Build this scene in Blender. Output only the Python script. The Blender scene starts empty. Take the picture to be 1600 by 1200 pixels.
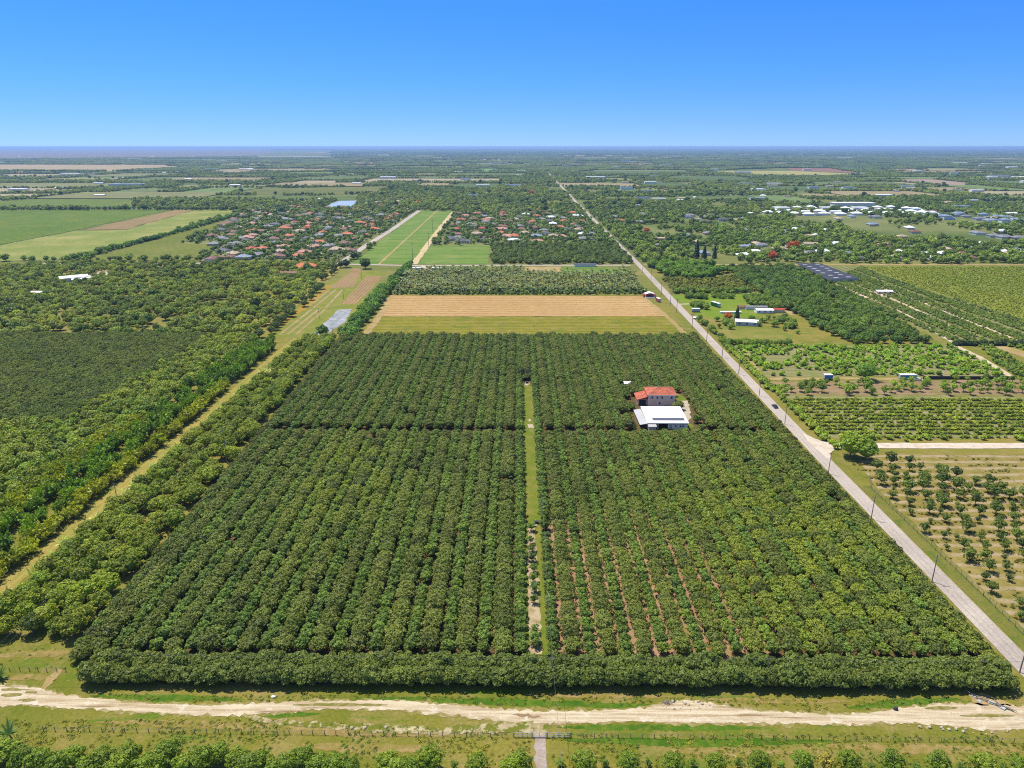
import bpy, bmesh, math, random
import numpy as np
from mathutils import Vector, Matrix

R = math.radians
rng = np.random.default_rng(11)
random.seed(5)
scene = bpy.context.scene
COL = scene.collection

# ------------------------------------------------------------------ camera
CAM_H = 120.0
F_PX = 1100.0                      # focal length for a 1600 px wide frame
PITCH = math.atan((600 - 229.0) / F_PX)
YAW = math.atan(10 / F_PX)         # turned slightly to the left
cam_data = bpy.data.cameras.new("drone_camera")
cam_data.sensor_width = 36.0
cam_data.lens = 36.0 * F_PX / 1600.0
cam_data.clip_start = 1.0
cam_data.clip_end = 250000.0
cam = bpy.data.objects.new("drone_camera", cam_data)
COL.objects.link(cam)
cam.location = (0, 0, CAM_H)
cam.rotation_euler = (math.pi / 2 - PITCH, 0, YAW)
scene.camera = cam

# ------------------------------------------------------------------ sky, sun, exposure
SUN_EL, SUN_AZ = 66.0, -48.0       # azimuth from +Y, negative = left
world = bpy.data.worlds.new("World")
scene.world = world
world.use_nodes = True
wn, wl = world.node_tree.nodes, world.node_tree.links
sky = wn.new("ShaderNodeTexSky")
sky.sky_type = 'NISHITA'
sky.sun_disc = False
sky.sun_elevation = R(SUN_EL)
sky.sun_rotation = R(SUN_AZ)
sky.altitude = 0
sky.air_density = 0.55
sky.dust_density = 0.0
sky.ozone_density = 6.0
bgn = wn["Background"]
# sky colour by elevation: deep blue low down, upper sky brightened as ambient fill
_tc = wn.new("ShaderNodeTexCoord"); _sep = wn.new("ShaderNodeSeparateXYZ"); wl.new(_tc.outputs['Generated'], _sep.inputs[0])
_cr = wn.new("ShaderNodeValToRGB"); wl.new(_sep.outputs[2], _cr.inputs[0])
_e = _cr.color_ramp.elements
_e[0].position = 0.0; _e[0].color = (0.30, 0.405, 0.60, 1)
_e[1].position = 0.5; _e[1].color = (1.45, 1.38, 1.22, 1)
for _p, _c in ((0.03, (0.285, 0.42, 0.68, 1)), (0.09, (0.25, 0.49, 0.88, 1)), (0.17, (0.23, 0.56, 1.0, 1)), (0.30, (0.95, 1.12, 1.1, 1))):
    _x = _e.new(_p); _x.color = _c
_mx = wn.new("ShaderNodeMix"); _mx.data_type = 'RGBA'; _mx.blend_type = 'MULTIPLY'; _mx.inputs[0].default_value = 1.0
wl.new(sky.outputs[0], _mx.inputs[6]); wl.new(_cr.outputs[0], _mx.inputs[7])
wl.new(_mx.outputs[2], bgn.inputs[0])
bgn.inputs[1].default_value = 0.15
sun_data = bpy.data.lights.new("sun", 'SUN')
sun_data.energy = 4.4
sun_data.angle = R(0.5)
sun_data.color = (1.0, 0.95, 0.86)
sun = bpy.data.objects.new("sun", sun_data)
COL.objects.link(sun)
sd = Vector((math.sin(R(SUN_AZ)) * math.cos(R(SUN_EL)), math.cos(R(SUN_AZ)) * math.cos(R(SUN_EL)), math.sin(R(SUN_EL))))
sun.rotation_euler = sd.to_track_quat('Z', 'Y').to_euler()
sun.location = sd * 500
scene.view_settings.view_transform = 'Standard'
scene.view_settings.look = 'None'
scene.view_settings.gamma = 1.0
scene.view_settings.use_curve_mapping = False
scene.view_settings.exposure = 0.55
scene.cycles.max_bounces = 5
scene.cycles.diffuse_bounces = 3
scene.cycles.transparent_max_bounces = 8
scene.cycles.volume_bounces = 0
scene.cycles.pixel_filter_type = 'BLACKMAN_HARRIS'
scene.cycles.filter_width = 1.1
scene.cycles.use_denoising = False

# ------------------------------------------------------------------ map helper: where a sight line meets the ground
_fw = Vector((-math.sin(YAW) * math.cos(PITCH), math.cos(YAW) * math.cos(PITCH), -math.sin(PITCH)))
_rt = Vector((math.cos(YAW), math.sin(YAW), 0))
_up = _rt.cross(_fw)
def G(px, py, z=0.0):
    d = _fw + _rt * ((px - 800) / F_PX) + _up * ((600 - py) / F_PX)
    t = (z - CAM_H) / d.z
    return (d.x * t, d.y * t)
def GP(pts): return [G(*p) for p in pts]

def lin(c):
    c = np.asarray(c, float) / 255.0
    return np.where(c <= 0.04045, c / 12.92, ((c + 0.055) / 1.055) ** 2.4)
def C(r, g, b, k=0.55):
    v = lin((r, g, b)) * k
    return (float(v[0]), float(v[1]), float(v[2]), 1.0)

# ------------------------------------------------------------------ object helpers
def link(name, me, parent=None, loc=None, rz=0.0):
    o = bpy.data.objects.new(name, me)
    COL.objects.link(o)
    if loc is not None:
        o.location = loc
    o.rotation_euler = (0, 0, rz)
    if parent is not None:
        o.parent = parent
    return o
def tag(o, label=None, cat=None, group=None, kind=None):
    if label: o["label"] = label
    if cat: o["category"] = cat
    if group: o["group"] = group
    if kind: o["kind"] = kind
    return o
def thing(name, label, cat, loc=(0, 0, 0), rz=0.0, group=None):
    o = link(name, None, None, loc, rz)
    o.empty_display_size = 0.5
    return tag(o, label, cat, group)
def copy_tree(root, loc, rz=0.0, scale=None, label=None, group=None, tint=None):
    r = root.copy(); COL.objects.link(r)
    r.location = loc; r.rotation_euler = (0, 0, rz)
    if scale is not None: r.scale = scale
    if label: r["label"] = label
    if group: r["group"] = group
    for ch in root.children:
        c = ch.copy(); COL.objects.link(c); c.parent = r
        if tint is not None and "tint" in c.keys(): c["tint"] = tint
        for g in ch.children:
            d = g.copy(); COL.objects.link(d); d.parent = c
    return r

class MB:
    """collects shapes, builds ONE mesh object"""
    def __init__(self): self.v = []; self.f = []; self.m = []
    def add(self, vs, fs, mi=0):
        n = len(self.v); self.v += [tuple(p) for p in vs]
        self.f += [tuple(i + n for i in q) for q in fs]; self.m += [mi] * len(fs)
    def box(self, x0, y0, z0, x1, y1, z1, mi=0):
        self.add([(x0,y0,z0),(x1,y0,z0),(x1,y1,z0),(x0,y1,z0),(x0,y0,z1),(x1,y0,z1),(x1,y1,z1),(x0,y1,z1)],
                 [(0,3,2,1),(4,5,6,7),(0,1,5,4),(1,2,6,5),(2,3,7,6),(3,0,4,7)], mi)
    def hull8(self, lo, hi, mi=0):
        self.add(list(lo) + list(hi), [(0,3,2,1),(4,5,6,7),(0,1,5,4),(1,2,6,5),(2,3,7,6),(3,0,4,7)], mi)
    def tube(self, pts, rad, n=6, mi=0):
        pts = [Vector(p) for p in pts]
        if not hasattr(rad, '__len__'): rad = [rad] * len(pts)
        rings = []
        for i, p in enumerate(pts):
            d = (pts[min(i + 1, len(pts) - 1)] - pts[max(i - 1, 0)]).normalized()
            a = d.orthogonal().normalized() if abs(d.z) < 0.9 else d.cross(Vector((0, 1, 0))).normalized()
            b = d.cross(a)
            rings.append([p + (a * math.cos(2 * math.pi * k / n) + b * math.sin(2 * math.pi * k / n)) * rad[i] for k in range(n)])
        vs = [q for r in rings for q in r]; fs = []
        for i in range(len(pts) - 1):
            for k in range(n):
                fs.append((i * n + k, i * n + (k + 1) % n, (i + 1) * n + (k + 1) % n, (i + 1) * n + k))
        fs.append(tuple(range(n - 1, -1, -1))); fs.append(tuple((len(pts) - 1) * n + k for k in range(n)))
        self.add(vs, fs, mi)
    def hip(self, x0, y0, x1, y1, z0, z1, t=0.18, mi=0):
        """hip roof with a fascia of height t"""
        w, d = x1 - x0, y1 - y0
        if w >= d: a, b = (x0 + d / 2, (y0 + y1) / 2, z1), (x1 - d / 2, (y0 + y1) / 2, z1)
        else: a, b = ((x0 + x1) / 2, y0 + w / 2, z1), ((x0 + x1) / 2, y1 - w / 2, z1)
        vs = [(x0,y0,z0),(x1,y0,z0),(x1,y1,z0),(x0,y1,z0),(x0,y0,z0+t),(x1,y0,z0+t),(x1,y1,z0+t),(x0,y1,z0+t),a,b]
        fs = [(0,3,2,1),(0,1,5,4),(1,2,6,5),(2,3,7,6),(3,0,4,7)]
        fs += [(4,5,9,8),(5,6,9),(6,7,8,9),(7,4,8)] if w >= d else [(4,5,8),(5,6,9,8),(6,7,9),(7,4,8,9)]
        self.add(vs, fs, mi)
    def mesh(self, name, mats):
        me = bpy.data.meshes.new(name)
        me.from_pydata(self.v, [], self.f)
        for m in (mats if isinstance(mats, (list, tuple)) else [mats]): me.materials.append(m)
        if any(self.m): me.polygons.foreach_set('material_index', self.m)
        me.update()
        return me
    def build(self, name, mats, parent=None, loc=None, rz=0.0):
        return link(name, self.mesh(name, mats), parent, loc, rz)

# ------------------------------------------------------------------ materials
def nodes_of(name):
    m = bpy.data.materials.new(name); m.use_nodes = True
    return m, m.node_tree.nodes, m.node_tree.links, m.node_tree.nodes["Principled BSDF"]
def mixc(n, l, fac, a, b, mode='MIX'):
    x = n.new("ShaderNodeMix"); x.data_type = 'RGBA'; x.blend_type = mode
    for sock, v in ((x.inputs[0], fac), (x.inputs[6], a), (x.inputs[7], b)):
        if isinstance(v, bpy.types.NodeSocket): l.new(v, sock)
        else: sock.default_value = v
    return x.outputs[2]
def mth(n, l, op, a, b=None, clamp=False):
    x = n.new("ShaderNodeMath"); x.operation = op; x.use_clamp = clamp
    for sock, v in ((x.inputs[0], a), (x.inputs[1], b)):
        if v is None: continue
        if isinstance(v, bpy.types.NodeSocket): l.new(v, sock)
        else: sock.default_value = v
    return x.outputs[0]
def noise(n, l, vec, scale, detail=4, rough=0.55):
    x = n.new("ShaderNodeTexNoise"); x.inputs['Scale'].default_value = scale
    x.inputs['Detail'].default_value = detail; x.inputs['Roughness'].default_value = rough
    if vec is not None: l.new(vec, x.inputs['Vector'])
    return x.outputs[0]
def ramp(n, l, fac, lo, hi):
    x = n.new("ShaderNodeMapRange"); x.inputs[1].default_value = lo; x.inputs[2].default_value = hi
    l.new(fac, x.inputs[0]); return x.outputs[0]
def pos_node(n):
    g = n.new("ShaderNodeNewGeometry"); return g.outputs['Position']
def mapping(n, l, vec, rz=0.0, scale=(1, 1, 1)):
    x = n.new("ShaderNodeMapping"); x.inputs['Rotation'].default_value = (0, 0, rz); x.inputs['Scale'].default_value = scale
    l.new(vec, x.inputs['Vector']); return x.outputs[0]

def leaf_material(name, default=(0.08, 0.11, 0.03), rough=0.55, trans=0.28, spec=0.35):
    m, n, l, b = nodes_of(name)
    at = n.new("ShaderNodeAttribute"); at.attribute_type = 'INSTANCER'; at.attribute_name = 'tint'
    v = n.new("ShaderNodeAttribute"); v.attribute_name = 'v'
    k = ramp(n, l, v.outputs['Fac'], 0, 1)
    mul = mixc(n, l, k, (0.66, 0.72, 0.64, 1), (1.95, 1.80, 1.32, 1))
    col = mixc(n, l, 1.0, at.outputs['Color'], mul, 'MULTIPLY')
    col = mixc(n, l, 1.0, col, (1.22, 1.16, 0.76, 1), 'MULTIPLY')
    l.new(col, b.inputs['Base Color'])
    b.inputs['Roughness'].default_value = rough
    b.inputs['Specular IOR Level'].default_value = spec
    t = n.new("ShaderNodeBsdfTranslucent"); l.new(mixc(n, l, 1.0, col, (1.2, 1.25, 0.6, 1), 'MULTIPLY'), t.inputs[0])
    mx = n.new("ShaderNodeMixShader"); mx.inputs[0].default_value = trans
    l.new(b.outputs[0], mx.inputs[1]); l.new(t.outputs[0], mx.inputs[2])
    l.new(mx.outputs[0], n["Material Output"].inputs['Surface'])
    return m
def plain(name, c, rough=0.7, var=0.15, scale=0.6, spec=0.3, metal=0.0, tinted=False):
    m, n, l, b = nodes_of(name)
    tc = n.new("ShaderNodeTexCoord")
    nz = noise(n, l, tc.outputs['Object'], scale, 5)
    base = c
    if tinted:
        at = n.new("ShaderNodeAttribute"); at.attribute_type = 'INSTANCER'; at.attribute_name = 'tint'
        base = at.outputs['Color']
    dark = (1 - var, 1 - var, 1 - var * 1.1, 1); lite = (1 + var, 1 + var, 1 + var, 1)
    col = mixc(n, l, 1.0, base, mixc(n, l, ramp(n, l, nz, 0.3, 0.7), dark, lite), 'MULTIPLY')
    l.new(col, b.inputs['Base Color'])
    b.inputs['Roughness'].default_value = rough; b.inputs['Specular IOR Level'].default_value = spec
    b.inputs['Metallic'].default_value = metal
    return m
def roof_tile(name, tinted=True, c=(0.4, 0.13, 0.06, 1)):
    m, n, l, b = nodes_of(name)
    tc = n.new("ShaderNodeTexCoord")
    base = c
    if tinted:
        at = n.new("ShaderNodeAttribute"); at.attribute_type = 'INSTANCER'; at.attribute_name = 'tint'
        base = at.outputs['Color']
    nz = noise(n, l, tc.outputs['Object'], 0.5, 6, 0.7)
    wv = n.new("ShaderNodeTexWave"); wv.inputs['Scale'].default_value = 0.9; wv.inputs['Distortion'].default_value = 0.4
    l.new(mapping(n, l, tc.outputs['Object'], R(90)), wv.inputs['Vector'])
    col = mixc(n, l, 1.0, base, mixc(n, l, ramp(n, l, nz, 0.36, 0.64), (0.55, 0.5, 0.5, 1), (1.35, 1.45, 1.5, 1)), 'MULTIPLY')
    col = mixc(n, l, 1.0, col, mixc(n, l, wv.outputs[0], (0.85, 0.85, 0.85, 1), (1.1, 1.1, 1.1, 1)), 'MULTIPLY')
    l.new(col, b.inputs['Base Color']); b.inputs['Roughness'].default_value = 0.75
    return m
def soil_grass(name, cols, scales=(0.02, 0.15, 1.1), stripe=None, rough=0.95, patch=None):
    """cols: dark, mid, light ground colours; stripe: (angle, period m, colour, width 0-1, strength);
       patch: (colour, noise scale, threshold)"""
    m, n, l, b = nodes_of(name)
    p = pos_node(n)
    a = noise(n, l, p, scales[0], 5, 0.6); bb = noise(n, l, p, scales[1], 5, 0.6); c = noise(n, l, p, scales[2], 4, 0.7)
    col = mixc(n, l, ramp(n, l, a, 0.35, 0.65), cols[0], cols[1])
    col = mixc(n, l, ramp(n, l, bb, 0.45, 0.68), col, cols[2])
    if stripe:
        sp = n.new("ShaderNodeSeparateXYZ"); l.new(mapping(n, l, p, stripe[0]), sp.inputs[0])
        wob = mth(n, l, 'MULTIPLY', mth(n, l, 'SUBTRACT', noise(n, l, p, 0.05, 3), 0.5), stripe[1] * 0.5)
        u = mth(n, l, 'FRACT', mth(n, l, 'DIVIDE', mth(n, l, 'ADD', sp.outputs[0], wob), stripe[1]))
        d = mth(n, l, 'MULTIPLY', mth(n, l, 'ABSOLUTE', mth(n, l, 'SUBTRACT', u, 0.5)), 2.0)
        mask = ramp(n, l, d, stripe[3] + 0.12, stripe[3] - 0.12)
        mask = mth(n, l, 'MULTIPLY', mask, ramp(n, l, noise(n, l, p, 0.22, 4), 0.3, 0.55))
        mask = mth(n, l, 'MULTIPLY', mask, stripe[4])
        col = mixc(n, l, mask, col, stripe[2])
    if patch:
        pm = ramp(n, l, noise(n, l, p, patch[1], 5, 0.65), patch[2], patch[2] + 0.06)
        col = mixc(n, l, pm, col, patch[0])
    col = mixc(n, l, 1.0, col, mixc(n, l, ramp(n, l, c, 0.25, 0.75), (0.72, 0.74, 0.7, 1), (1.25, 1.22, 1.2, 1)), 'MULTIPLY')
    l.new(col, b.inputs['Base Color']); b.inputs['Roughness'].default_value = rough
    b.inputs['Specular IOR Level'].default_value = 0.1
    bp = n.new("ShaderNodeBump"); bp.inputs['Strength'].default_value = 0.6; bp.inputs['Distance'].default_value = 0.25
    l.new(c, bp.inputs['Height']); l.new(bp.outputs[0], b.inputs['Normal'])
    return m

LEAF = leaf_material("orchard_leaf")
LEAF_PALE = leaf_material("palm_leaf", rough=0.45, trans=0.3, spec=0.5)
BARK = plain("bark", (0.16, 0.12, 0.09, 1), 0.9, 0.3, 3)
DEADWOOD = plain("pale_bark", (0.30, 0.25, 0.20, 1), 0.9, 0.3, 3)
WALL_T = plain("painted_wall", None, 0.8, 0.08, 0.3, tinted=True)
ROOF_T = roof_tile("clay_roof")
FLAT_T = plain("roof_sheet", None, 0.6, 0.08, 0.15, tinted=True)
GLASS = plain("dark_glass", (0.03, 0.035, 0.04, 1), 0.15, 0.1, 1, 0.6)
WHITE = plain("white_paint", (0.78, 0.77, 0.74, 1), 0.6, 0.06, 0.4)
WOOD = plain("grey_wood", (0.20, 0.17, 0.14, 1), 0.9, 0.25, 2)
WIRE = plain("wire", (0.10, 0.10, 0.10, 1), 0.6, 0.05)
STEEL = plain("galvanised_steel", (0.42, 0.43, 0.44, 1), 0.45, 0.1, 2, 0.5, 0.3)

# ------------------------------------------------------------------ polygons and scattering
def in_poly(P, poly):
    x, y = P[:, 0], P[:, 1]; ins = np.zeros(len(P), bool); n = len(poly)
    for i in range(n):
        x0, y0 = poly[i]; x1, y1 = poly[(i + 1) % n]
        if y0 == y1: continue
        c = ((y0 > y) != (y1 > y)) & (x < (x1 - x0) * (y - y0) / (y1 - y0) + x0)
        ins ^= c
    return ins
def grid_in(poly, sx, sy, jit=0.4, ang=0.0, keep=1.0):
    """jittered grid of points inside a polygon, rows turned by ang"""
    A = np.array(poly, float); c, s = math.cos(ang), math.sin(ang)
    Q = np.c_[A[:, 0] * c + A[:, 1] * s, -A[:, 0] * s + A[:, 1] * c]
    gx = np.arange(Q[:, 0].min(), Q[:, 0].max(), sx); gy = np.arange(Q[:, 1].min(), Q[:, 1].max(), sy)
    X, Y = np.meshgrid(gx, gy); X = X.ravel(); Y = Y.ravel()
    X = X + rng.uniform(-jit, jit, len(X)) * sx; Y = Y + rng.uniform(-jit, jit, len(Y)) * sy
    P = np.c_[X * c - Y * s, X * s + Y * c]
    k = in_poly(P, poly)
    if keep < 1: k &= rng.random(len(P)) < keep
    return P[k]
CIRC = []            # (x, y, r): kept clear of scattered trees
LANES = []           # (polyline, half width)
FIELDS = []          # polygons kept clear of scattered trees
def clear(P, fields=True, extra=0.0):
    k = np.ones(len(P), bool)
    if CIRC:
        Cc = np.array(CIRC)
        for i in range(0, len(P), 4000):
            d = np.hypot(P[i:i+4000, None, 0] - Cc[None, :, 0], P[i:i+4000, None, 1] - Cc[None, :, 1])
            k[i:i+4000] &= (d > Cc[None, :, 2] + extra).all(1)
    for line, hw in LANES:
        for (x0, y0), (x1, y1) in zip(line[:-1], line[1:]):
            dx, dy = x1 - x0, y1 - y0; L2 = dx * dx + dy * dy
            t = np.clip(((P[:, 0] - x0) * dx + (P[:, 1] - y0) * dy) / L2, 0, 1)
            k &= np.hypot(P[:, 0] - x0 - t * dx, P[:, 1] - y0 - t * dy) > hw + extra
    if fields:
        for poly in FIELDS: k &= ~in_poly(P, poly)
    return P[k]
def smooth_noise(P, scale, seed=0):
    """cheap value noise 0..1 for patches of colour"""
    r = np.random.default_rng(seed); T = r.random((64, 64))
    x, y = P[:, 0] / scale, P[:, 1] / scale; xi, yi = np.floor(x).astype(int), np.floor(y).astype(int)
    fx, fy = x - xi, y - yi; fx = fx * fx * (3 - 2 * fx); fy = fy * fy * (3 - 2 * fy)
    g = lambda a, b: T[a % 64, b % 64]
    return (g(xi, yi) * (1 - fx) + g(xi + 1, yi) * fx) * (1 - fy) + (g(xi, yi + 1) * (1 - fx) + g(xi + 1, yi + 1) * fx) * fy
def tints(P, a, b, seed=1, scale=25.0, rnd=0.5, vmul=0.18):
    """colour per plant between a and b (sRGB of the leaf), by patches and by chance"""
    a, b = lin(a), lin(b)
    t = np.clip(smooth_noise(P, scale, seed) * (1 - rnd) + rng.random(len(P)) * rnd, 0, 1)[:, None]
    c = a * (1 - t) + b * t
    return c * (1 + rng.normal(0, vmul, (len(P), 1))).clip(0.55, 1.5)

# ------------------------------------------------------------------ plants: meshes
def set_v(me, vals):
    at = me.attributes.new('v', 'FLOAT', 'FACE'); at.data.foreach_set('value', np.asarray(vals, np.float32))
def quads_mesh(name, cen, nor, size, mats, extra=None, long=1.0, rs=None):
    """leaf clumps: one four-cornered folded leaf blade per clump"""
    rs = rs or np.random.default_rng(1); n = len(cen)
    h = rs.normal(size=(n, 3)); u = np.cross(nor, h); u /= np.linalg.norm(u, axis=1)[:, None] + 1e-9
    w = np.cross(nor, u); s = (size * rs.uniform(0.7, 1.35, n))[:, None] * 0.5
    V = np.stack([cen - u * s * long, cen - w * s + nor * s * 0.15, cen + u * s * long, cen + w * s + nor * s * 0.15], 1).reshape(-1, 3)
    mb = MB(); mb.v = [tuple(p) for p in V]; mb.f = [(4*i, 4*i+1, 4*i+2, 4*i+3) for i in range(n)]; mb.m = [0] * n
    vals = list(np.clip(rs.beta(2, 2.4, n), 0, 1))
    if extra: vals += extra(mb)
    me = mb.mesh(name, mats); set_v(me, vals)
    return me
_ico = None
def ico():
    global _ico
    if _ico is None:
        bm = bmesh.new(); bmesh.ops.create_icosphere(bm, subdivisions=2, radius=1)
        bm.verts.ensure_lookup_table()
        _ico = (np.array([v.co[:] for v in bm.verts]), [tuple(v.index for v in f.verts) for f in bm.faces]); bm.free()
    return _ico
def crown_mesh(name, seed, rx, rz, zc, nl=12, n=600, leaf=0.42, zmin=0.3, trunk=False, tilt=0.55, core=0.72, lobe=(0.40, 0.52), off=0.60, mats=None):
    rs = np.random.default_rng(seed); ax = np.array([rx, rx, rz])
    # lobes spread evenly over the upper part of the crown
    i = np.arange(nl) + 0.5; zz = 1 - i / nl * 1.35; ph = i * 2.39996 + rs.uniform(0, 6)
    rr = np.sqrt(np.clip(1 - zz * zz, 0, 1)); L = np.c_[rr * np.cos(ph), rr * np.sin(ph), zz] + rs.normal(0, 0.12, (nl, 3))
    L *= off * rs.uniform(0.82, 1.15, (nl, 1)); lr = rs.uniform(lobe[0], lobe[1], nl)
    pts, nor = [], []
    while sum(map(len, pts)) < n:
        k = rs.integers(0, nl, n); d = rs.normal(size=(n, 3)); d /= np.linalg.norm(d, axis=1)[:, None]
        d[:, 2] = np.where(d[:, 2] < -0.25, -d[:, 2], d[:, 2])
        p = L[k] + d * lr[k][:, None] * rs.uniform(0.86, 1.05, n)[:, None]
        dist = np.linalg.norm(p[:, None] - L[None], axis=2) / lr[None]
        ok = (dist > 0.84).all(1) & (np.linalg.norm(p, axis=1) > core)
        ok &= (p[:, 2] * rz + zc > zmin)
        pts.append(p[ok]); nor.append(d[ok])
    P = np.concatenate(pts)[:n] * ax + [0, 0, zc]; N = np.concatenate(nor)[:n] + rs.normal(0, tilt, (n, 3)) * 0.8 + [0, 0, 0.25]
    N /= np.linalg.norm(N, axis=1)[:, None]
    def extra(mb):
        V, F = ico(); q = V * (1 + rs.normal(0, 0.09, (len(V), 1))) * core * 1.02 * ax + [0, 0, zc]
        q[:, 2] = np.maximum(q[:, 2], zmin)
        mb.add(q, F, 0); vals = [0.25] * len(F)  # inner core added to block light through the crown, toned darker
        if trunk:
            f0 = len(mb.f); mb.tube([(0, 0, -0.1), (rs.normal(0, .1), rs.normal(0, .1), zc)], [rx * 0.06 + 0.04, rx * 0.04 + 0.02], 5, 1)
            vals += [0.5] * (len(mb.f) - f0)
        return vals
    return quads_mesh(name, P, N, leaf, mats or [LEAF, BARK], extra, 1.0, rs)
def trunk_mesh(name, seed, h, r, spread, limbs=5):
    rs = np.random.default_rng(seed); mb = MB(); f = h * 0.4
    mb.tube([(0, 0, -0.15), (0.03, 0.02, f * 0.5), (0, 0.05, f)], [r * 1.3, r, r * 0.85], 7)
    for k in range(limbs):
        a = 2 * math.pi * k / limbs + rs.uniform(-.4, .4); x, y = math.cos(a), math.sin(a); s = spread * rs.uniform(0.6, 0.95)
        mb.tube([(0, 0.04, f * 0.85), (x * s * 0.5, y * s * 0.5, f + (h - f) * 0.45), (x * s, y * s, h * rs.uniform(0.75, 0.95))], [r * 0.6, r * 0.42, r * 0.15], 5)
    return mb.mesh(name, BARK)
def frond_mesh(name, seed, n=14, length=2.6, width=0.5, base_z=4.0, rise=0.9, droop=1.5, trunk_r=0.14, segs=4, lean=0.25):
    """palm or banana: arching blades on a stem"""
    rs = np.random.default_rng(seed); mb = MB(); vals = []
    lx, ly = rs.normal(0, lean, 2)
    if base_z > 0.5:
        mb.tube([(0, 0, -0.1), (lx * 0.4, ly * 0.4, base_z * 0.5), (lx, ly, base_z)], [trunk_r * 1.3, trunk_r, trunk_r * 0.9], 6, 1); vals += [0.5] * len(mb.f)
    for k in range(n):
        a = k * 2.39996 + rs.uniform(-.3, .3); e = rs.uniform(0.15, 1.0); L = length * rs.uniform(0.8, 1.15)
        d = Vector((math.cos(a), math.sin(a), 0)); sd_ = Vector((-d.y, d.x, 0)); pts = []
        for i in range(segs + 1):
            t = i / segs; r_ = L * (t * (1 - 0.25 * t * (1 - e)))
            pts.append(Vector((lx, ly, base_z)) + d * r_ * (1.05 - 0.45 * e) + Vector((0, 0, rise * L * e * t - droop * 0.5 * t * t * (1.2 - e * 0.6))))
        wv = [width * w for w in (0.35, 1.0, 0.95, 0.7, 0.12, 0.1)][:segs + 1]
        vs = []
        for p, w in zip(pts, wv): vs += [p - sd_ * w * 0.5 + Vector((0, 0, -w * 0.18)), p, p + sd_ * w * 0.5 + Vector((0, 0, -w * 0.18))]
        fs = []
        for i in range(segs): fs += [(3*i, 3*i+1, 3*i+4, 3*i+3), (3*i+1, 3*i+2, 3*i+5, 3*i+4)]
        vv = rs.beta(2, 2); mb.add(vs, fs, 0); vals += [vv] * len(fs)
    me = mb.mesh(name, [LEAF_PALE, BARK]); set_v(me, vals); return me
def plume_mesh(name, seed, h=7.0, r=2.6, canes=34, per=16, leaf=0.55):
    """bamboo clump: canes fanning up and out, hung with narrow leaves"""
    rs = np.random.default_rng(seed); P, N = [], []; lines = []
    for k in range(canes):
        a = rs.uniform(0, 2 * math.pi); s = r * math.sqrt(rs.random()); hh = h * rs.uniform(0.65, 1.05) * (1 - 0.25 * s / r)
        b0 = np.array([math.cos(a) * s * 0.25, math.sin(a) * s * 0.25, 0]); out = np.array([math.cos(a), math.sin(a), 0])
        t = np.linspace(0.22, 1, per); base = b0 + out * (s * t ** 1.6)[:, None] + np.array([0, 0, 1]) * (hh * (t - 0.12 * t ** 3))[:, None]
        P.append(base + rs.normal(0, 0.22, (per, 3))); N.append(rs.normal(0, 0.6, (per, 3)) + out * 0.9 + [0, 0, 0.35])
        lines.append([tuple(b0), tuple(b0 + out * s * 0.3 + [0, 0, hh * 0.45]), tuple(b0 + out * s * 0.85 + [0, 0, hh * 0.82])])
    P = np.concatenate(P); N = np.concatenate(N); N /= np.linalg.norm(N, axis=1)[:, None]
    def extra(mb):
        f0 = len(mb.f)
        for q in lines[::2]: mb.tube(q, [0.06, 0.05, 0.02], 4, 1)
        return [0.5] * (len(mb.f) - f0)
    return quads_mesh(name, P, N, leaf, [LEAF, BARK], extra, 2.1, rs)
def canopy_patch(name, seed, w, d, h, nl, n, leaf):
    """a stretch of closed far woodland: many merged crowns"""
    rs = np.random.default_rng(seed); c = np.c_[rs.uniform(-w/2, w/2, nl), rs.uniform(-d/2, d/2, nl), rs.uniform(h*0.35, h*0.62, nl)]
    lr = rs.uniform(h * 0.38, h * 0.55, nl); k = rs.integers(0, nl, n); dd = rs.normal(size=(n, 3)); dd[:, 2] = np.abs(dd[:, 2])
    dd /= np.linalg.norm(dd, axis=1)[:, None]; P = c[k] + dd * lr[k][:, None]; N = dd + rs.normal(0, 0.3, (n, 3)); N /= np.linalg.norm(N, axis=1)[:, None]
    def extra(mb):
        V, F = ico(); vals = []
        for cc, r_ in zip(c, lr):
            q = V * r_ * 0.9 * (1 + rs.normal(0, .08, (len(V), 1))) + cc; q[:, 2] = np.maximum(q[:, 2], 0)
            mb.add(q, F, 0); vals += [0.4] * len(F)
        return vals
    return quads_mesh(name, P, N, leaf, [LEAF], extra, 1.0, rs)

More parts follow.
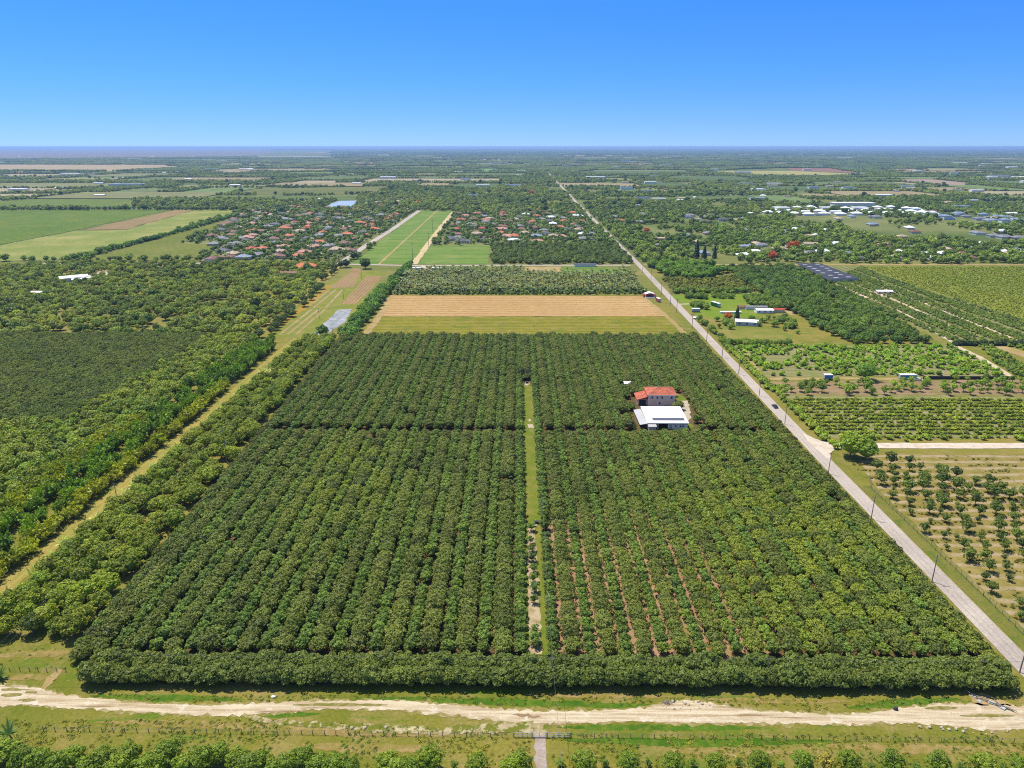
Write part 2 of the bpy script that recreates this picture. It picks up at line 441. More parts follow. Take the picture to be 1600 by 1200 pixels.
def collection_of(name, meshes):
    c = bpy.data.collections.new(name)          # library of plant shapes, not in the scene
    for i, me in enumerate(meshes):
        c.objects.link(bpy.data.objects.new(f"{name}_{i}", me))
    return c
_groups = {}
def gn_group(coll):
    if coll.name in _groups: return _groups[coll.name]
    g = bpy.data.node_groups.new("scatter_" + coll.name, 'GeometryNodeTree')
    g.interface.new_socket("Geometry", in_out='INPUT', socket_type='NodeSocketGeometry')
    g.interface.new_socket("Geometry", in_out='OUTPUT', socket_type='NodeSocketGeometry')
    n, l = g.nodes, g.links
    i, o = n.new("NodeGroupInput"), n.new("NodeGroupOutput")
    ip = n.new("GeometryNodeInstanceOnPoints"); ci = n.new("GeometryNodeCollectionInfo")
    ci.inputs['Collection'].default_value = coll
    ci.inputs['Separate Children'].default_value = True; ci.inputs['Reset Children'].default_value = True
    def attr(nm, t):
        a = n.new("GeometryNodeInputNamedAttribute"); a.data_type = t; a.inputs['Name'].default_value = nm
        return a.outputs['Attribute']
    l.new(i.outputs[0], ip.inputs['Points']); l.new(ci.outputs[0], ip.inputs['Instance'])
    ip.inputs['Pick Instance'].default_value = True
    l.new(attr('var', 'INT'), ip.inputs['Instance Index']); l.new(attr('rot', 'FLOAT_VECTOR'), ip.inputs['Rotation']); l.new(attr('scl', 'FLOAT_VECTOR'), ip.inputs['Scale'])
    l.new(ip.outputs[0], o.inputs[0])
    _groups[coll.name] = g
    return g
def scatter(name, P, tint, coll, label, cat, smin=0.85, smax=1.15, zs=None, scl=None, rz=None):
    n = len(P); me = bpy.data.meshes.new(name); me.vertices.add(n)
    V = np.c_[P[:, 0], P[:, 1], np.zeros(n) if P.shape[1] < 3 else P[:, 2]].astype(np.float32)
    me.vertices.foreach_set('co', V.ravel())
    def put(nm, t, key, arr):
        a = me.attributes.new(nm, t, 'POINT'); a.data.foreach_set(key, np.ascontiguousarray(arr, dtype=np.int32 if t == 'INT' else np.float32).ravel())
    s = rng.uniform(smin, smax, n) if scl is None else scl
    put('scl', 'FLOAT_VECTOR', 'vector', np.c_[s, s, s * (rng.uniform(0.88, 1.12, n) if zs is None else zs)])
    put('rot', 'FLOAT_VECTOR', 'vector', np.c_[np.zeros(n), np.zeros(n), rng.uniform(0, 6.283, n) if rz is None else np.full(n, rz)])
    put('tint', 'FLOAT_VECTOR', 'vector', tint)
    put('var', 'INT', 'value', rng.integers(0, len(coll.objects), n))
    o = link(name, me); md = o.modifiers.new("scatter", 'NODES'); md.node_group = gn_group(coll)
    return tag(o, label, cat, None, 'stuff')

def tree_protos(name, label, cat, group, crowns, trunks):
    """one Empty > crown, trunk for each shape; kept as the first instances"""
    out = []
    for c, t in zip(crowns, trunks):
        o = thing(name, label, cat, (0, 0, 0), 0, group)
        k = link('crown', c, o); k["tint"] = [0.08, 0.1, 0.03]
        if t is not None: link('trunk', t, o)
        out.append(o)
    return out
def plant(protos, P, T, S=None, labels=None):
    used = [False] * len(protos); res = []
    for i, (x, y) in enumerate(P):
        k = int(rng.integers(0, len(protos))); pr = protos[k]
        s = 1.0 if S is None else float(S[i]); sc = (s, s, s * float(rng.uniform(0.9, 1.1))); tt = [float(q) for q in T[i]]
        if not used[k]:
            used[k] = True; o = pr; o.location = (x, y, 0); o.rotation_euler = (0, 0, float(rng.uniform(0, 6.28))); o.scale = sc
            for ch in o.children:
                if "tint" in ch.keys(): ch["tint"] = tt
        else: o = copy_tree(pr, (x, y, 0), float(rng.uniform(0, 6.28)), sc, tint=tt)
        if labels: o["label"] = labels[i]
        res.append(o)
    for k, u in enumerate(used):
        if not u:
            for ch in list(protos[k].children): bpy.data.objects.remove(ch)
            bpy.data.objects.remove(protos[k])
    return res
ORD = ["first","second","third","fourth","fifth","sixth","seventh","eighth","ninth","tenth","eleventh","twelfth","thirteenth","fourteenth","fifteenth","sixteenth","seventeenth","eighteenth","nineteenth","twentieth"]

# =================================================================== THE GROUND, FIELDS AND ROADS
def flat(name, pts, mat, z, kind='structure'):
    me = bpy.data.meshes.new(name)
    me.from_pydata([(x, y, z) for x, y in pts], [], [tuple(range(len(pts)))])
    if me.polygons[0].normal.z < 0: me.flip_normals()
    me.materials.append(mat)
    return tag(link(name, me), kind=kind)
def ragged(pts, step=2.5, amp=0.5):
    """the same outline with small irregular steps along it"""
    out = []
    for (x0, y0), (x1, y1) in zip(pts, pts[1:] + pts[:1]):
        L = math.hypot(x1 - x0, y1 - y0); n = min(120, max(1, int(L / step)))
        for i in range(n):
            t = i / n; j = 0 if i == 0 else rng.normal(0, amp)
            nx, ny = -(y1 - y0) / (L + 1e-6), (x1 - x0) / (L + 1e-6)
            out.append((x0 + (x1 - x0) * t + nx * j, y0 + (y1 - y0) * t + ny * j))
    return out
def strip(name, line, hw, mat, z, amp=0.0, step=6.0):
    """a road or path of half width hw along a line on the map"""
    P = [Vector((x, y, 0)) for x, y in line]; dense = [P[0]]
    for a, b in zip(P[:-1], P[1:]):
        n = max(1, min(200, int((b - a).length / step)))
        dense += [a.lerp(b, (i + 1) / n) for i in range(n)]
    vs, fs = [], []
    hws = hw if hasattr(hw, '__len__') else (hw, hw)
    for i, p in enumerate(dense):
        t = i / max(1, len(dense) - 1); h = hws[0] * (1 - t) + hws[-1] * t
        d = (dense[min(i + 1, len(dense) - 1)] - dense[max(i - 1, 0)]).normalized(); q = Vector((-d.y, d.x, 0))
        vs += [(p + q * (h + rng.normal(0, amp)))[:2] + (z,), (p - q * (h + rng.normal(0, amp)))[:2] + (z,)]
        if i: fs.append((2*i - 2, 2*i - 1, 2*i + 1, 2*i))
    me = bpy.data.meshes.new(name); me.from_pydata(vs, [], fs)
    if me.polygons[0].normal.z < 0: me.flip_normals()
    me.materials.append(mat)
    return tag(link(name, me), kind='structure')

# base ground: grass near, dark undergrowth far
def ground_material():
    m, n, l, b = nodes_of("ground_grass"); p = pos_node(n)
    big = noise(n, l, p, 0.016, 5, 0.6); mid = noise(n, l, p, 0.11, 6, 0.65); fine = noise(n, l, p, 1.3, 5, 0.75)
    col = mixc(n, l, ramp(n, l, big, 0.36, 0.62), C(126, 134, 42), C(166, 152, 70))
    col = mixc(n, l, ramp(n, l, mid, 0.48, 0.70), col, C(178, 158, 96))
    col = mixc(n, l, ramp(n, l, noise(n, l, mapping(n, l, p, 0.15, (0.4, 2.2, 1)), 0.10, 5, 0.7), 0.55, 0.70), col, C(100, 138, 34))
    speck = ramp(n, l, noise(n, l, p, 0.7, 3, 0.8), 0.69, 0.75)
    col = mixc(n, l, mth(n, l, 'MULTIPLY', speck, 0.55), col, C(225, 205, 165))
    sp = n.new("ShaderNodeSeparateXYZ"); l.new(p, sp.inputs[0])
    far = ramp(n, l, sp.outputs[1], 520, 900)
    fcol = mixc(n, l, ramp(n, l, noise(n, l, p, 0.004, 6, 0.6), 0.4, 0.62), C(104, 122, 58), C(152, 154, 92))
    fcol = mixc(n, l, ramp(n, l, noise(n, l, p, 0.02, 6, 0.7), 0.60, 0.72), fcol, C(190, 174, 128))
    col = mixc(n, l, far, col, fcol)
    col = mixc(n, l, 1.0, col, mixc(n, l, ramp(n, l, fine, 0.25, 0.75), (0.62, 0.66, 0.58, 1), (1.35, 1.30, 1.25, 1)), 'MULTIPLY')
    l.new(col, b.inputs['Base Color']); b.inputs['Roughness'].default_value = 0.95; b.inputs['Specular IOR Level'].default_value = 0.1
    bp = n.new("ShaderNodeBump"); bp.inputs['Strength'].default_value = 0.7; bp.inputs['Distance'].default_value = 0.3
    l.new(fine, bp.inputs['Height']); l.new(bp.outputs[0], b.inputs['Normal'])
    return m
GX = np.r_[-np.geomspace(90000, 60, 26), 0, np.geomspace(60, 90000, 26)]
GY = np.r_[-800, -200, -40, 20, np.arange(60, 1300, 60), np.geomspace(1300, 75000, 26)]
me = bpy.data.meshes.new("ground")
nx = len(GX)
me.from_pydata([(x, y, 0) for y in GY for x in GX], [], [(j*nx+i, j*nx+i+1, (j+1)*nx+i+1, (j+1)*nx+i) for j in range(len(GY)-1) for i in range(nx-1)])
me.materials.append(ground_material()); tag(link("ground", me), kind='structure')

PALE_ROAD = soil_grass("crushed_limerock", (C(204, 178, 144, .64), C(230, 206, 174, .64), C(244, 226, 198, .66)), (0.06, 0.4, 2.2), patch=(C(192, 164, 128), 0.2, 0.60))
def road_surface():
    m, n, l, b = nodes_of("limerock_track"); p = pos_node(n)
    lon = mapping(n, l, p, 0.0, (0.06, 1.0, 1)); a = noise(n, l, lon, 0.9, 6, 0.7); c = noise(n, l, p, 0.35, 6, 0.7); f = noise(n, l, p, 2.6, 5, 0.8)
    col = mixc(n, l, ramp(n, l, a, 0.38, 0.60), C(204, 178, 138, .64), C(242, 224, 190, .67))
    col = mixc(n, l, ramp(n, l, c, 0.54, 0.70), col, C(250, 236, 214, .68))
    col = mixc(n, l, ramp(n, l, noise(n, l, lon, 0.5, 5, 0.6), 0.60, 0.68), col, C(176, 148, 108, .6))
    col = mixc(n, l, ramp(n, l, noise(n, l, mapping(n, l, p, 0.3, (0.35, 1, 1)), 0.55, 6, 0.75), 0.655, 0.69), col, C(150, 142, 74, .55))
    col = mixc(n, l, 1.0, col, mixc(n, l, ramp(n, l, f, 0.3, 0.72), (0.80, 0.78, 0.74, 1), (1.12, 1.12, 1.12, 1)), 'MULTIPLY')
    l.new(col, b.inputs['Base Color']); b.inputs['Roughness'].default_value = 0.95; b.inputs['Specular IOR Level'].default_value = 0.1
    bp = n.new("ShaderNodeBump"); bp.inputs['Strength'].default_value = 0.8; bp.inputs['Distance'].default_value = 0.3; l.new(mth(n, l, 'ADD', f, a), bp.inputs['Height']); l.new(bp.outputs[0], b.inputs['Normal'])
    return m
TRACK = road_surface()
ASPHALT = soil_grass("worn_asphalt", (C(186, 172, 160, .68), C(200, 186, 174, .68), C(206, 192, 178, .68)), (0.01, 0.06, 1.5), stripe=(0, 1.9, C(150, 136, 128), 0.10, 0.35))
SANDY = soil_grass("sandy_track", (C(196, 164, 112), C(214, 184, 134), C(176, 160, 84)), (0.03, 0.15, 1.2))
GRASSY_LANE = soil_grass("grassy_lane", (C(176, 160, 74), C(196, 172, 92), C(150, 156, 58)), (0.03, 0.12, 1.1), stripe=(0, 2.2, C(206, 178, 120), 0.3, 0.55))
ORCH_SOIL = soil_grass("orchard_soil", (C(180, 138, 106), C(204, 164, 130), C(156, 138, 78)), (0.03, 0.1, 1.2))

# main plot floor, darker brown than the bare soil sheet
flat("orchard_soil", ragged([(-103, 134.5), (117.0, 134.5), (119.5, 455), (-117, 452)], 2, .4), soil_grass("dark_brown_floor", (C(112, 92, 58), C(136, 110, 72), C(104, 104, 50)), (0.03, 0.1, 1.2)), 0.02)
flat("bare_soil", ragged([(8.5, 143), (64, 143), (58, 225), (9.5, 215)], 2, .6), ORCH_SOIL, 0.035)
# grass strip through the middle of the orchard
MOWN = soil_grass("mown_strip", (C(112, 136, 36), C(138, 146, 52), C(160, 150, 76)), (0.04, 0.2, 1.5))
STRIP_X0, STRIP_X1 = 2.0, 7.3
flat("grass_strip", ragged([(STRIP_X0, 144.5), (STRIP_X1 + .6, 144.5), (STRIP_X1 + .4, 355), (STRIP_X0, 355)], 2.0, 0.25), MOWN, 0.05)
SAND_STRIP = soil_grass("sand_bed", (C(200, 176, 140), C(222, 200, 162), C(160, 140, 84)), (0.1, 0.3, 1.5))
flat("sand_bed", ragged([(STRIP_X0 + .9, 145), (STRIP_X1 - 1.2, 145), (STRIP_X1 - 1.5, 208), (STRIP_X0 + 1.2, 208)], 1.5, 0.25), SAND_STRIP, 0.08)
CONCRETE = plain("pale_concrete", C(214, 196, 170), 0.9, 0.12, 0.4)
for q in ([(837, 812), (831, 820), (836, 824), (842, 818)], [(824, 595), (818, 600), (823, 603), (828, 600)], [(824, 663), (832, 663), (835, 669), (826, 669)], [(826, 655), (829, 655), (829, 659), (826, 659)]):
    flat("concrete_pad", [G(*p) for p in q], CONCRETE, 0.11)

# limerock road in front, with its side track and driveway
TOP = [(-120,1068),(0,1071),(37,1072),(70,1078),(100,1086),(140,1091),(225,1099),(312,1102.5),(400,1100.5),(450,1097),(500,1094.5),(632,1095),(700,1101),(800,1109),(875,1112),(975,1110),(1012,1105),(1037,1099),(1070,1094),(1112,1098),(1150,1106),(1200,1112),(1300,1116),(1350,1114),(1412,1107),(1462,1100),(1500,1099),(1537,1103),(1600,1103),(1760,1101)]
BOT = [(-120,1100),(0,1103),(37,1101),(125,1107.5),(200,1111),(300,1117.5),(350,1119),(400,1116),(450,1111),(512,1107),(612,1109),(700,1117.5),(800,1129),(837,1132),(900,1129.5),(1000,1127),(1100,1130),(1200,1131),(1350,1132),(1425,1130),(1500,1136),(1550,1142),(1600,1139),(1760,1140)]
flat("road_shoulder", ragged(GP([(x, y - 2.2) for x, y in TOP]) + GP([(x, y + 2.2) for x, y in BOT])[::-1], 0.9, 0.45), soil_grass("thin_grass_shoulder", (C(176, 160, 96), C(152, 148, 64), C(206, 184, 140)), (0.2, 0.6, 2.4)), 0.04)
flat("dirt_road", ragged(GP(TOP) + GP(BOT)[::-1], 0.8, 0.28), TRACK, 0.07)
flat("puddle_stain", ragged(GP([(797,1115.5),(815,1116),(846,1119),(838,1121.5),(812,1120)]), 0.7, 0.15), soil_grass("damp_earth", (C(166, 134, 96), C(178, 146, 108), C(186, 156, 118)), (0.2, 0.6, 2)), 0.10)
RUBBLE = soil_grass("rubble_verge", (C(206, 184, 140), C(232, 214, 172), C(146, 132, 64)), (0.2, 0.5, 2.2), patch=(C(132, 136, 50), 0.35, 0.5))
strip("side_track", GP([(395,1122),(440,1129),(500,1132),(575,1137),(640,1141),(700,1142),(760,1139),(835,1134)]), (0.7, 1.3), RUBBLE, 0.08, 0.3, 1.2)
flat("driveway", ragged(GP([(834,1150),(851,1148),(856,1215),(839,1215)]), 1.5, 0.15), soil_grass("pinkish_gravel", (C(200, 182, 172), C(214, 196, 184), C(180, 160, 140)), (0.1, 0.4, 2)), 0.07)
flat("driveway_apron", ragged(GP([(836,1130),(875,1128),(862,1136),(852,1149),(834,1151),(815,1143),(800,1137)]), 1.0, 0.25), RUBBLE, 0.06)
LUSH = soil_grass("lush_grass", (C(74, 116, 26), C(96, 136, 34), C(132, 146, 50)), (0.12, 0.5, 2.2))
DRYG = soil_grass("dry_grass", (C(172, 148, 82), C(150, 142, 60), C(192, 164, 110)), (0.12, 0.5, 2.2))
def blob(name, px, hw, mat, z):
    """a long patch of ground that tapers to both ends"""
    P = [Vector((*q, 0)) for q in GP(px)]; dense = []
    for a, b in zip(P[:-1], P[1:]):
        n = max(1, int((b - a).length / 0.9)); dense += [a.lerp(b, i / n) for i in range(n)]
    dense.append(P[-1]); N = len(dense); vs, fs = [], []
    for i, p in enumerate(dense):
        d = (dense[min(i + 1, N - 1)] - dense[max(i - 1, 0)]).normalized(); q = Vector((-d.y, d.x, 0)); h = hw * math.sin(math.pi * (i + .3) / (N - .4)) ** .6 + .05
        vs += [(p + q * h * rng.uniform(.6, 1.3))[:2] + (z,), (p - q * h * rng.uniform(.6, 1.3))[:2] + (z,)]
        if i: fs.append((2*i - 2, 2*i - 1, 2*i + 1, 2*i))
    me = bpy.data.meshes.new(name); me.from_pydata(vs, [], fs)
    if me.polygons[0].normal.z < 0: me.flip_normals()
    me.materials.append(mat); return tag(link(name, me), kind='structure')
THIN = soil_grass("thin_grass", (C(160, 148, 78), C(138, 138, 56), C(196, 176, 126)), (0.2, 0.6, 2.4))
for q, hw in (([(458,1102),(520,1101),(605,1102)], .35), ([(2,1077.5),(28,1078),(34,1078.5)], .5), ([(2,1086),(20,1085.5),(34,1086)], .55), ([(40,1082),(58,1082.5)], .45), ([(30,1094.2),(56,1094.5)], .4), ([(1445,1107.5),(1495,1106)], .5), ([(1500,1118.7),(1585,1119)], .35)):
    blob("grass_island", q, hw, THIN, 0.10)
for i, (q, hw) in enumerate((([(560,1091),(700,1094),(860,1099),(1000,1103),(1045,1100)], 1.1), ([(140,1087),(240,1090),(380,1093)], 1.0), ([(1325,1106),(1400,1099),(1500,1092)], 1.0), ([(870,1136),(1020,1137),(1190,1137)], .9), ([(405,1121),(450,1117),(500,1115)], .6), ([(880,1156),(1100,1160),(1300,1158)], 1.1))):
    blob("lush_grass", q, hw, LUSH, 0.016 + .002 * i)
for i, (q, hw) in enumerate((([(820,1086),(960,1088),(1060,1089)], .7), ([(1290,1166),(1450,1172),(1600,1174)], 1.4), ([(1040,1173),(1140,1175),(1240,1176)], 1.0), ([(0,1024),(60,1022),(112,1020)], 1.6), ([(150,1128),(380,1134),(560,1146),(700,1150)], 1.2), ([(1100,1093),(1220,1095),(1330,1096)], .9), ([(470,1165),(560,1170),(700,1168)], 1.2), ([(10,1060),(50,1058),(90,1060)], 1.0))):
    blob("dry_grass", q, hw, DRYG, 0.029 + .0015 * i)
blob("foot_track", [(94,1046),(84,1056),(76,1066),(66,1077)], 1.0, SANDY, 0.046)
flat("gravel_apron", ragged(GP([(1512,1084),(1540,1084),(1600,1106),(1560,1112),(1520,1098)]), 1.2, 0.3), SANDY, 0.04)

# the long straight road on the right and its side road
ROAD = [(123.7, 60), (123.7, 260), (126.3, 520), (129, 750), (131, 1600), (142, 3500), (175, 8000), (260, 18000)]
strip("road", ROAD, 2.9, ASPHALT, 0.12)
LANES.append((ROAD, 6.0))
flat("side_road", ragged(GP([(1253,676),(1282,689),(1310,692.5),(1600,692.5),(1800,692),(1800,702.5),(1600,701),(1330,701),(1305,701.5),(1297,709),(1298,722),(1262,690)]), 3, 0.12), soil_grass("pale_gravel", (C(224, 208, 190, .68), C(232, 216, 198, .68), C(206, 186, 160, .68)), (0.05, 0.3, 1.6)), 0.14)
VERGE = soil_grass("road_verge", (C(126, 130, 50), C(160, 146, 74), C(110, 130, 42)), (0.04, 0.2, 1.3))
flat("verge", ragged([(127.3, 60), (131.5, 60), (131.5, 238), (127.0, 238)], 3, 0.2), VERGE, 0.03)

# lanes on the left
LANE_X = -147.0
strip("farm_lane", [(LANE_X, 90), (LANE_X, 300), (LANE_X + 1.0, 450)], 2.6, GRASSY_LANE, 0.05, 0.25, 2.5)
strip("upper_lane", GP([(386, 523), (455, 477), (516, 428), (532, 413)]), (4.5, 4.0), GRASSY_LANE, 0.05, 0.4, 6)

def field(name, px, mat, z=0.05, amp=0.6, step=6, keep_clear=True):
    poly = GP(px)
    if keep_clear: FIELDS.append(poly)
    return flat(name, ragged(poly, step, amp), mat, z)
# tan and yellow-green fields behind the plot
field("tan_field", [(611,462),(1003,463),(1043,494.5),(592,494.5)], soil_grass("dry_stubble", (C(214, 172, 116), C(228, 188, 130), C(220, 180, 122)), (0.01, 0.06, 0.8), (R(90), 7.0, C(176, 138, 78), 0.45, 0.75), patch=(C(204, 166, 104), 0.045, 0.57)), 0.06)
field("yellow_field", [(592,494.5),(1043,494.5),(1068,525),(566,527)], soil_grass("yellow_crop", (C(148, 146, 38), C(166, 156, 46), C(178, 160, 76)), (0.02, 0.1, 1.0), (R(90), 4.4, C(96, 104, 40), 0.35, 0.75), patch=(C(132, 138, 46), 0.06, 0.56)), 0.06)
strip("sand_track", GP([(569,525),(592,495),(612,461)]), (2.6, 2.2), SANDY, 0.08, 0.3, 4)
strip("sand_track", GP([(1074,526),(1042,494),(1003,463)]), (1.6, 1.8), SANDY, 0.08, 0.3, 4)
LANES.append((GP([(569,525),(592,495),(612,461)]), 4))
# strip plots left of them
STRIPGRASS = soil_grass("plot_grass", (C(132, 146, 50), C(150, 154, 62), C(172, 160, 78)), (0.02, 0.1, 1.0))
field("plot_grass", [(545,424),(604,424),(572,468),(545,500),(497,527),(418,527),(480,470)], STRIPGRASS, 0.03)
BROWN = soil_grass("ploughed_earth", (C(164, 132, 92, .66), C(180, 148, 106, .66), C(166, 146, 98, .66)), (0.02, 0.1, 0.7), (0, 3, C(126, 96, 62), 0.4, 0.5))
field("ploughed_plot", [(553,419),(566,420),(553,449),(516,450)], BROWN, 0.06)
field("ploughed_plot", [(572,432),(598,431),(573,460),(556,475),(534,475)], BROWN, 0.06)
BED = soil_grass("pale_bed", (C(186, 160, 116), C(204, 178, 136), C(166, 150, 90)), (0.03, 0.15, 1))
for a, b in (((515,452.5),(480,481)),((525,452.5),(490,481)),((536,452),(508.6,481.4)),((488,482.7),(437.5,522.5)),((499,482.7),(449.5,522.5)),((508.6,483),(461.6,523))):
    strip("planting_bed", GP([a, b]), 1.0, BED, 0.07, 0.1, 4)
flat("plastic_sheet", ragged(GP([(529,484),(549,483),(541,502),(516,519),(499,523),(485,526)]), 3, 0.4), soil_grass("silver_plastic", (C(178, 180, 182), C(212, 214, 216), C(150, 152, 152)), (0.06, 0.2, 0.8), (R(-40), 3.4, C(134, 136, 138), 0.3, 0.5), rough=0.6, patch=(C(96, 110, 62), 0.12, 0.62)), 0.08)
strip("orange_grass_bank", GP([(432,512),(470,484),(515,446)]), (3.0, 2.4), soil_grass("rusty_grass", (C(190, 150, 56), C(206, 164, 70), C(160, 150, 60)), (0.05, 0.2, 1)), 0.04, 0.6, 5)
# green turf fields
TURF = soil_grass("turf", (C(120, 152, 58), C(132, 160, 66), C(150, 164, 80)), (0.006, 0.03, 0.4), (R(90), 34, C(88, 132, 52), 0.14, 0.8), patch=(C(146, 164, 84), 0.02, 0.58))
field("turf_field", [(655,330),(706,330),(643,413),(549,413)], TURF, 0.08)
field("turf_field", [(669,384),(765,383),(762,413),(652,413)], TURF, 0.08)
strip("sand_track", GP([(682,330),(592,413)]), 1.3, SANDY, 0.12)
for ln, hw in (([(708,331),(688,356),(670,380),(646,413)], 3.6), ):
    strip("dirt_track", GP(ln), hw, soil_grass("buff_track", (C(212, 188, 142, .68), C(224, 200, 156, .68), C(200, 176, 130, .68)), (0.02, 0.1, 0.6)), 0.14, 0.5, 8); LANES.append((GP(ln), 6))
ESTATE_ROAD = [(655,329),(612,359),(570,385),(530,413)]
strip("estate_road", GP(ESTATE_ROAD), 4.2, ASPHALT, 0.14); LANES.append((GP(ESTATE_ROAD), 7))
FIELDS.append(GP([(-60,329),(378,329),(340,342),(185,391),(112,405),(-60,410)])); FIELDS.append(GP([(1090,267.5),(1240,262),(1345,271),(1300,276),(1190,275)]))
CROSS = GP([(60,411.5),(345,411.5),(530,412.5),(640,415),(765,414.5),(985,414.5)])
strip("cross_road", CROSS, 3.2, ASPHALT, 0.10); LANES.append((CROSS, 6))
CROSS2 = GP([(1005,413),(1240,413.5),(1600,414),(1760,414)])
strip("cross_road", CROSS2, 3.2, SANDY, 0.10); LANES.append((CROSS2, 6))
# fields far left
def crop(name, a, b, c, st=None): return soil_grass(name, (C(*a), C(*b), C(*c)), (0.004, 0.02, 0.25), st)
field("far_crop", [(-60,329),(262,329),(117,360),(-60,395)], crop("dark_crop", (110,136,38), (122,146,44), (138,148,54), (R(35), 16, C(78,108,40), 0.4, 0.6)), 0.3, 2, 30)
field("ploughed_plot", [(275,328.5),(302,328.5),(197,359),(130,359.5)], crop("tan_plough", (168,138,92), (182,152,104), (160,142,92)), 0.34, 2, 30)
field("pasture", [(302,329),(378,329),(340,342),(185,391),(112,405),(-60,410),(-60,396),(117,361),(197,359.5)], crop("pale_pasture", (140,156,66), (160,166,82), (186,178,104)), 0.3, 2, 30)
field("young_crop", [(355,342),(392,342),(300,370),(281,381),(348,382),(302,407),(135,407),(225,377)], crop("olive_crop", (122,134,46), (140,146,56), (150,150,70), (R(30), 9, C(96,108,40), 0.4, 0.6)), 0.3, 2, 30)
field("far_crop", [(-60,318),(147,306),(205,307),(207,325),(-60,326)], crop("green_crop", (108,130,46), (120,140,52), (132,144,60)), 0.3, 2, 30)
field("far_crop", [(375,296),(612,291),(590,302),(500,305),(380,304)], crop("olive_far_crop", (118,124,56), (132,136,66), (140,140,80)), 0.4, 3, 40)
field("far_crop", [(280,305),(560,307),(555,313),(300,311)], crop("olive_far_crop2", (104,124,60), (118,136,66), (130,140,74)), 0.4, 3, 40)
field("far_crop", [(745,263.5),(797,264),(800,267.5),(744,267)], crop("green_far_crop", (126,168,92), (136,172,98), (140,170,100)), 0.5, 5, 80)
field("bare_field", [(-80,257),(255,257.5),(290,262),(180,268),(-80,266.5)], crop("tan_far_field", (196,170,126), (206,182,140), (180,166,120)), 0.6, 8, 120)
field("bare_field", [(400,243.5),(520,244.5),(520,247),(400,246)], crop("grey_far_field", (170,166,166), (180,176,176), (160,156,150)), 0.8, 10, 200)
field("marsh", [(-120,233.5),(420,233),(430,239),(380,245),(-120,250)], crop("brown_marsh", (146,134,122), (158,144,130), (128,128,112)), 0.7, 20, 400)
field("bare_field", [(1090,268),(1240,267),(1338,272),(1300,275.5),(1190,275)], crop("wheat_far_field", (196,178,108), (204,188,118), (150,170,90)), 0.5, 5, 80)
field("bare_field", [(1225,262.5),(1300,263),(1345,271),(1240,266.7)], crop("red_far_field", (160,118,96), (172,128,104), (160,126,104)), 0.55, 5, 80)
field("netted_field", [(1083,279),(1172,277.5),(1166,283.5),(1096,284.5)], crop("slate_net", (66,72,92), (74,80,100), (80,86,104)), 0.9, 4, 60)
field("bare_field", [(872,286),(990,287),(1006,292.5),(882,292)], crop("pale_far_field", (184,164,130), (196,176,140), (172,158,124)), 0.5, 4, 60)
field("bare_field", [(1380,281),(1450,279.5),(1522,287),(1500,290),(1440,287)], crop("pink_far_field", (186,158,138), (196,170,148), (170,150,130)), 0.5, 6, 60)
field("pasture", [(1260,297.5),(1330,295),(1442,295.5),(1430,298.5)], crop("pale_far_pasture", (146,158,88), (158,166,98), (140,150,86)), 0.5, 4, 60)
field("mown_lot", [(1048,462),(1120,457),(1183,459),(1212,480),(1180,496),(1112,498),(1085,490)], soil_grass("bright_lawn", (C(122, 156, 36), C(138, 162, 46), C(156, 158, 66)), (0.02, 0.08, 0.8)), 0.05, keep_clear=False)
flat("mown_lot", GP([(1112,512),(1180,506),(1240,522),(1235,538),(1128,538)]), soil_grass("olive_lawn", (C(132, 142, 50), C(146, 150, 60), C(170, 156, 84)), (0.02, 0.08, 0.8)), 0.04)
flat("scrub_lot", ragged(GP([(1032,434),(1160,432),(1210,459),(1120,458),(1050,459)]), 6, 1), soil_grass("dry_scrub", (C(132, 122, 62), C(150, 138, 78), C(120, 130, 54)), (0.03, 0.1, 0.6)), 0.04)
strip("sand_track", GP([(1182,458),(1200,467),(1240,492)]), 2.0, SANDY, 0.06, 0.3, 4)
strip("drive", GP([(1062,475.5),(1082,475)]), 1.4, PALE_ROAD, 0.13)

# plots to the right of the road
GREY_SOIL = soil_grass("stony_soil", (C(166, 158, 108), C(182, 170, 124), C(146, 148, 78)), (0.04, 0.2, 1.4), (R(90), 4.2, C(120, 128, 56), 0.45, 0.6), patch=(C(214, 206, 196), 0.3, 0.68))
flat("plot_soil", ragged(GP([(1222,617),(1600,619),(1800,620),(1800,683),(1313,686),(1285,681)]), 4, 0.4), GREY_SOIL, 0.04)
RED_SOIL = soil_grass("reddish_soil", (C(174, 142, 110), C(190, 158, 126), C(150, 142, 76)), (0.04, 0.15, 1.2), (R(90), 5.5, C(140, 130, 80), 0.3, 0.5))
flat("tree_plot_soil", ragged(GP([(1200,597),(1800,590),(1800,617),(1222,616.5)]), 4, 0.4), RED_SOIL, 0.04)
strip("sand_track", GP([(1200,592),(1320,591.5),(1412,592)]), 2.0, SANDY, 0.07, 0.3, 3)
flat("bush_plot_soil", ragged(GP([(1138,540),(1484,539),(1560,577),(1580,588),(1198,589),(1165,560)]), 4, 0.5), soil_grass("grey_red_soil", (C(164, 154, 108), C(180, 166, 122), C(140, 152, 70)), (0.03, 0.12, 1.0), (R(90), 6.0, C(128, 136, 62), 0.35, 0.5)), 0.04)
GROVE = soil_grass("grove_grass", (C(162, 144, 76), C(180, 160, 94), C(142, 136, 58)), (0.03, 0.25, 1.6), (R(90), 5.7, C(200, 176, 140), 0.34, 0.95), patch=(C(110, 112, 56), 0.28, 0.60))
flat("grove_grass", ragged([(133, 118), (330, 118), (330, 268), (140, 268), (133, 240)], 3, 0.3), GROVE, 0.03)
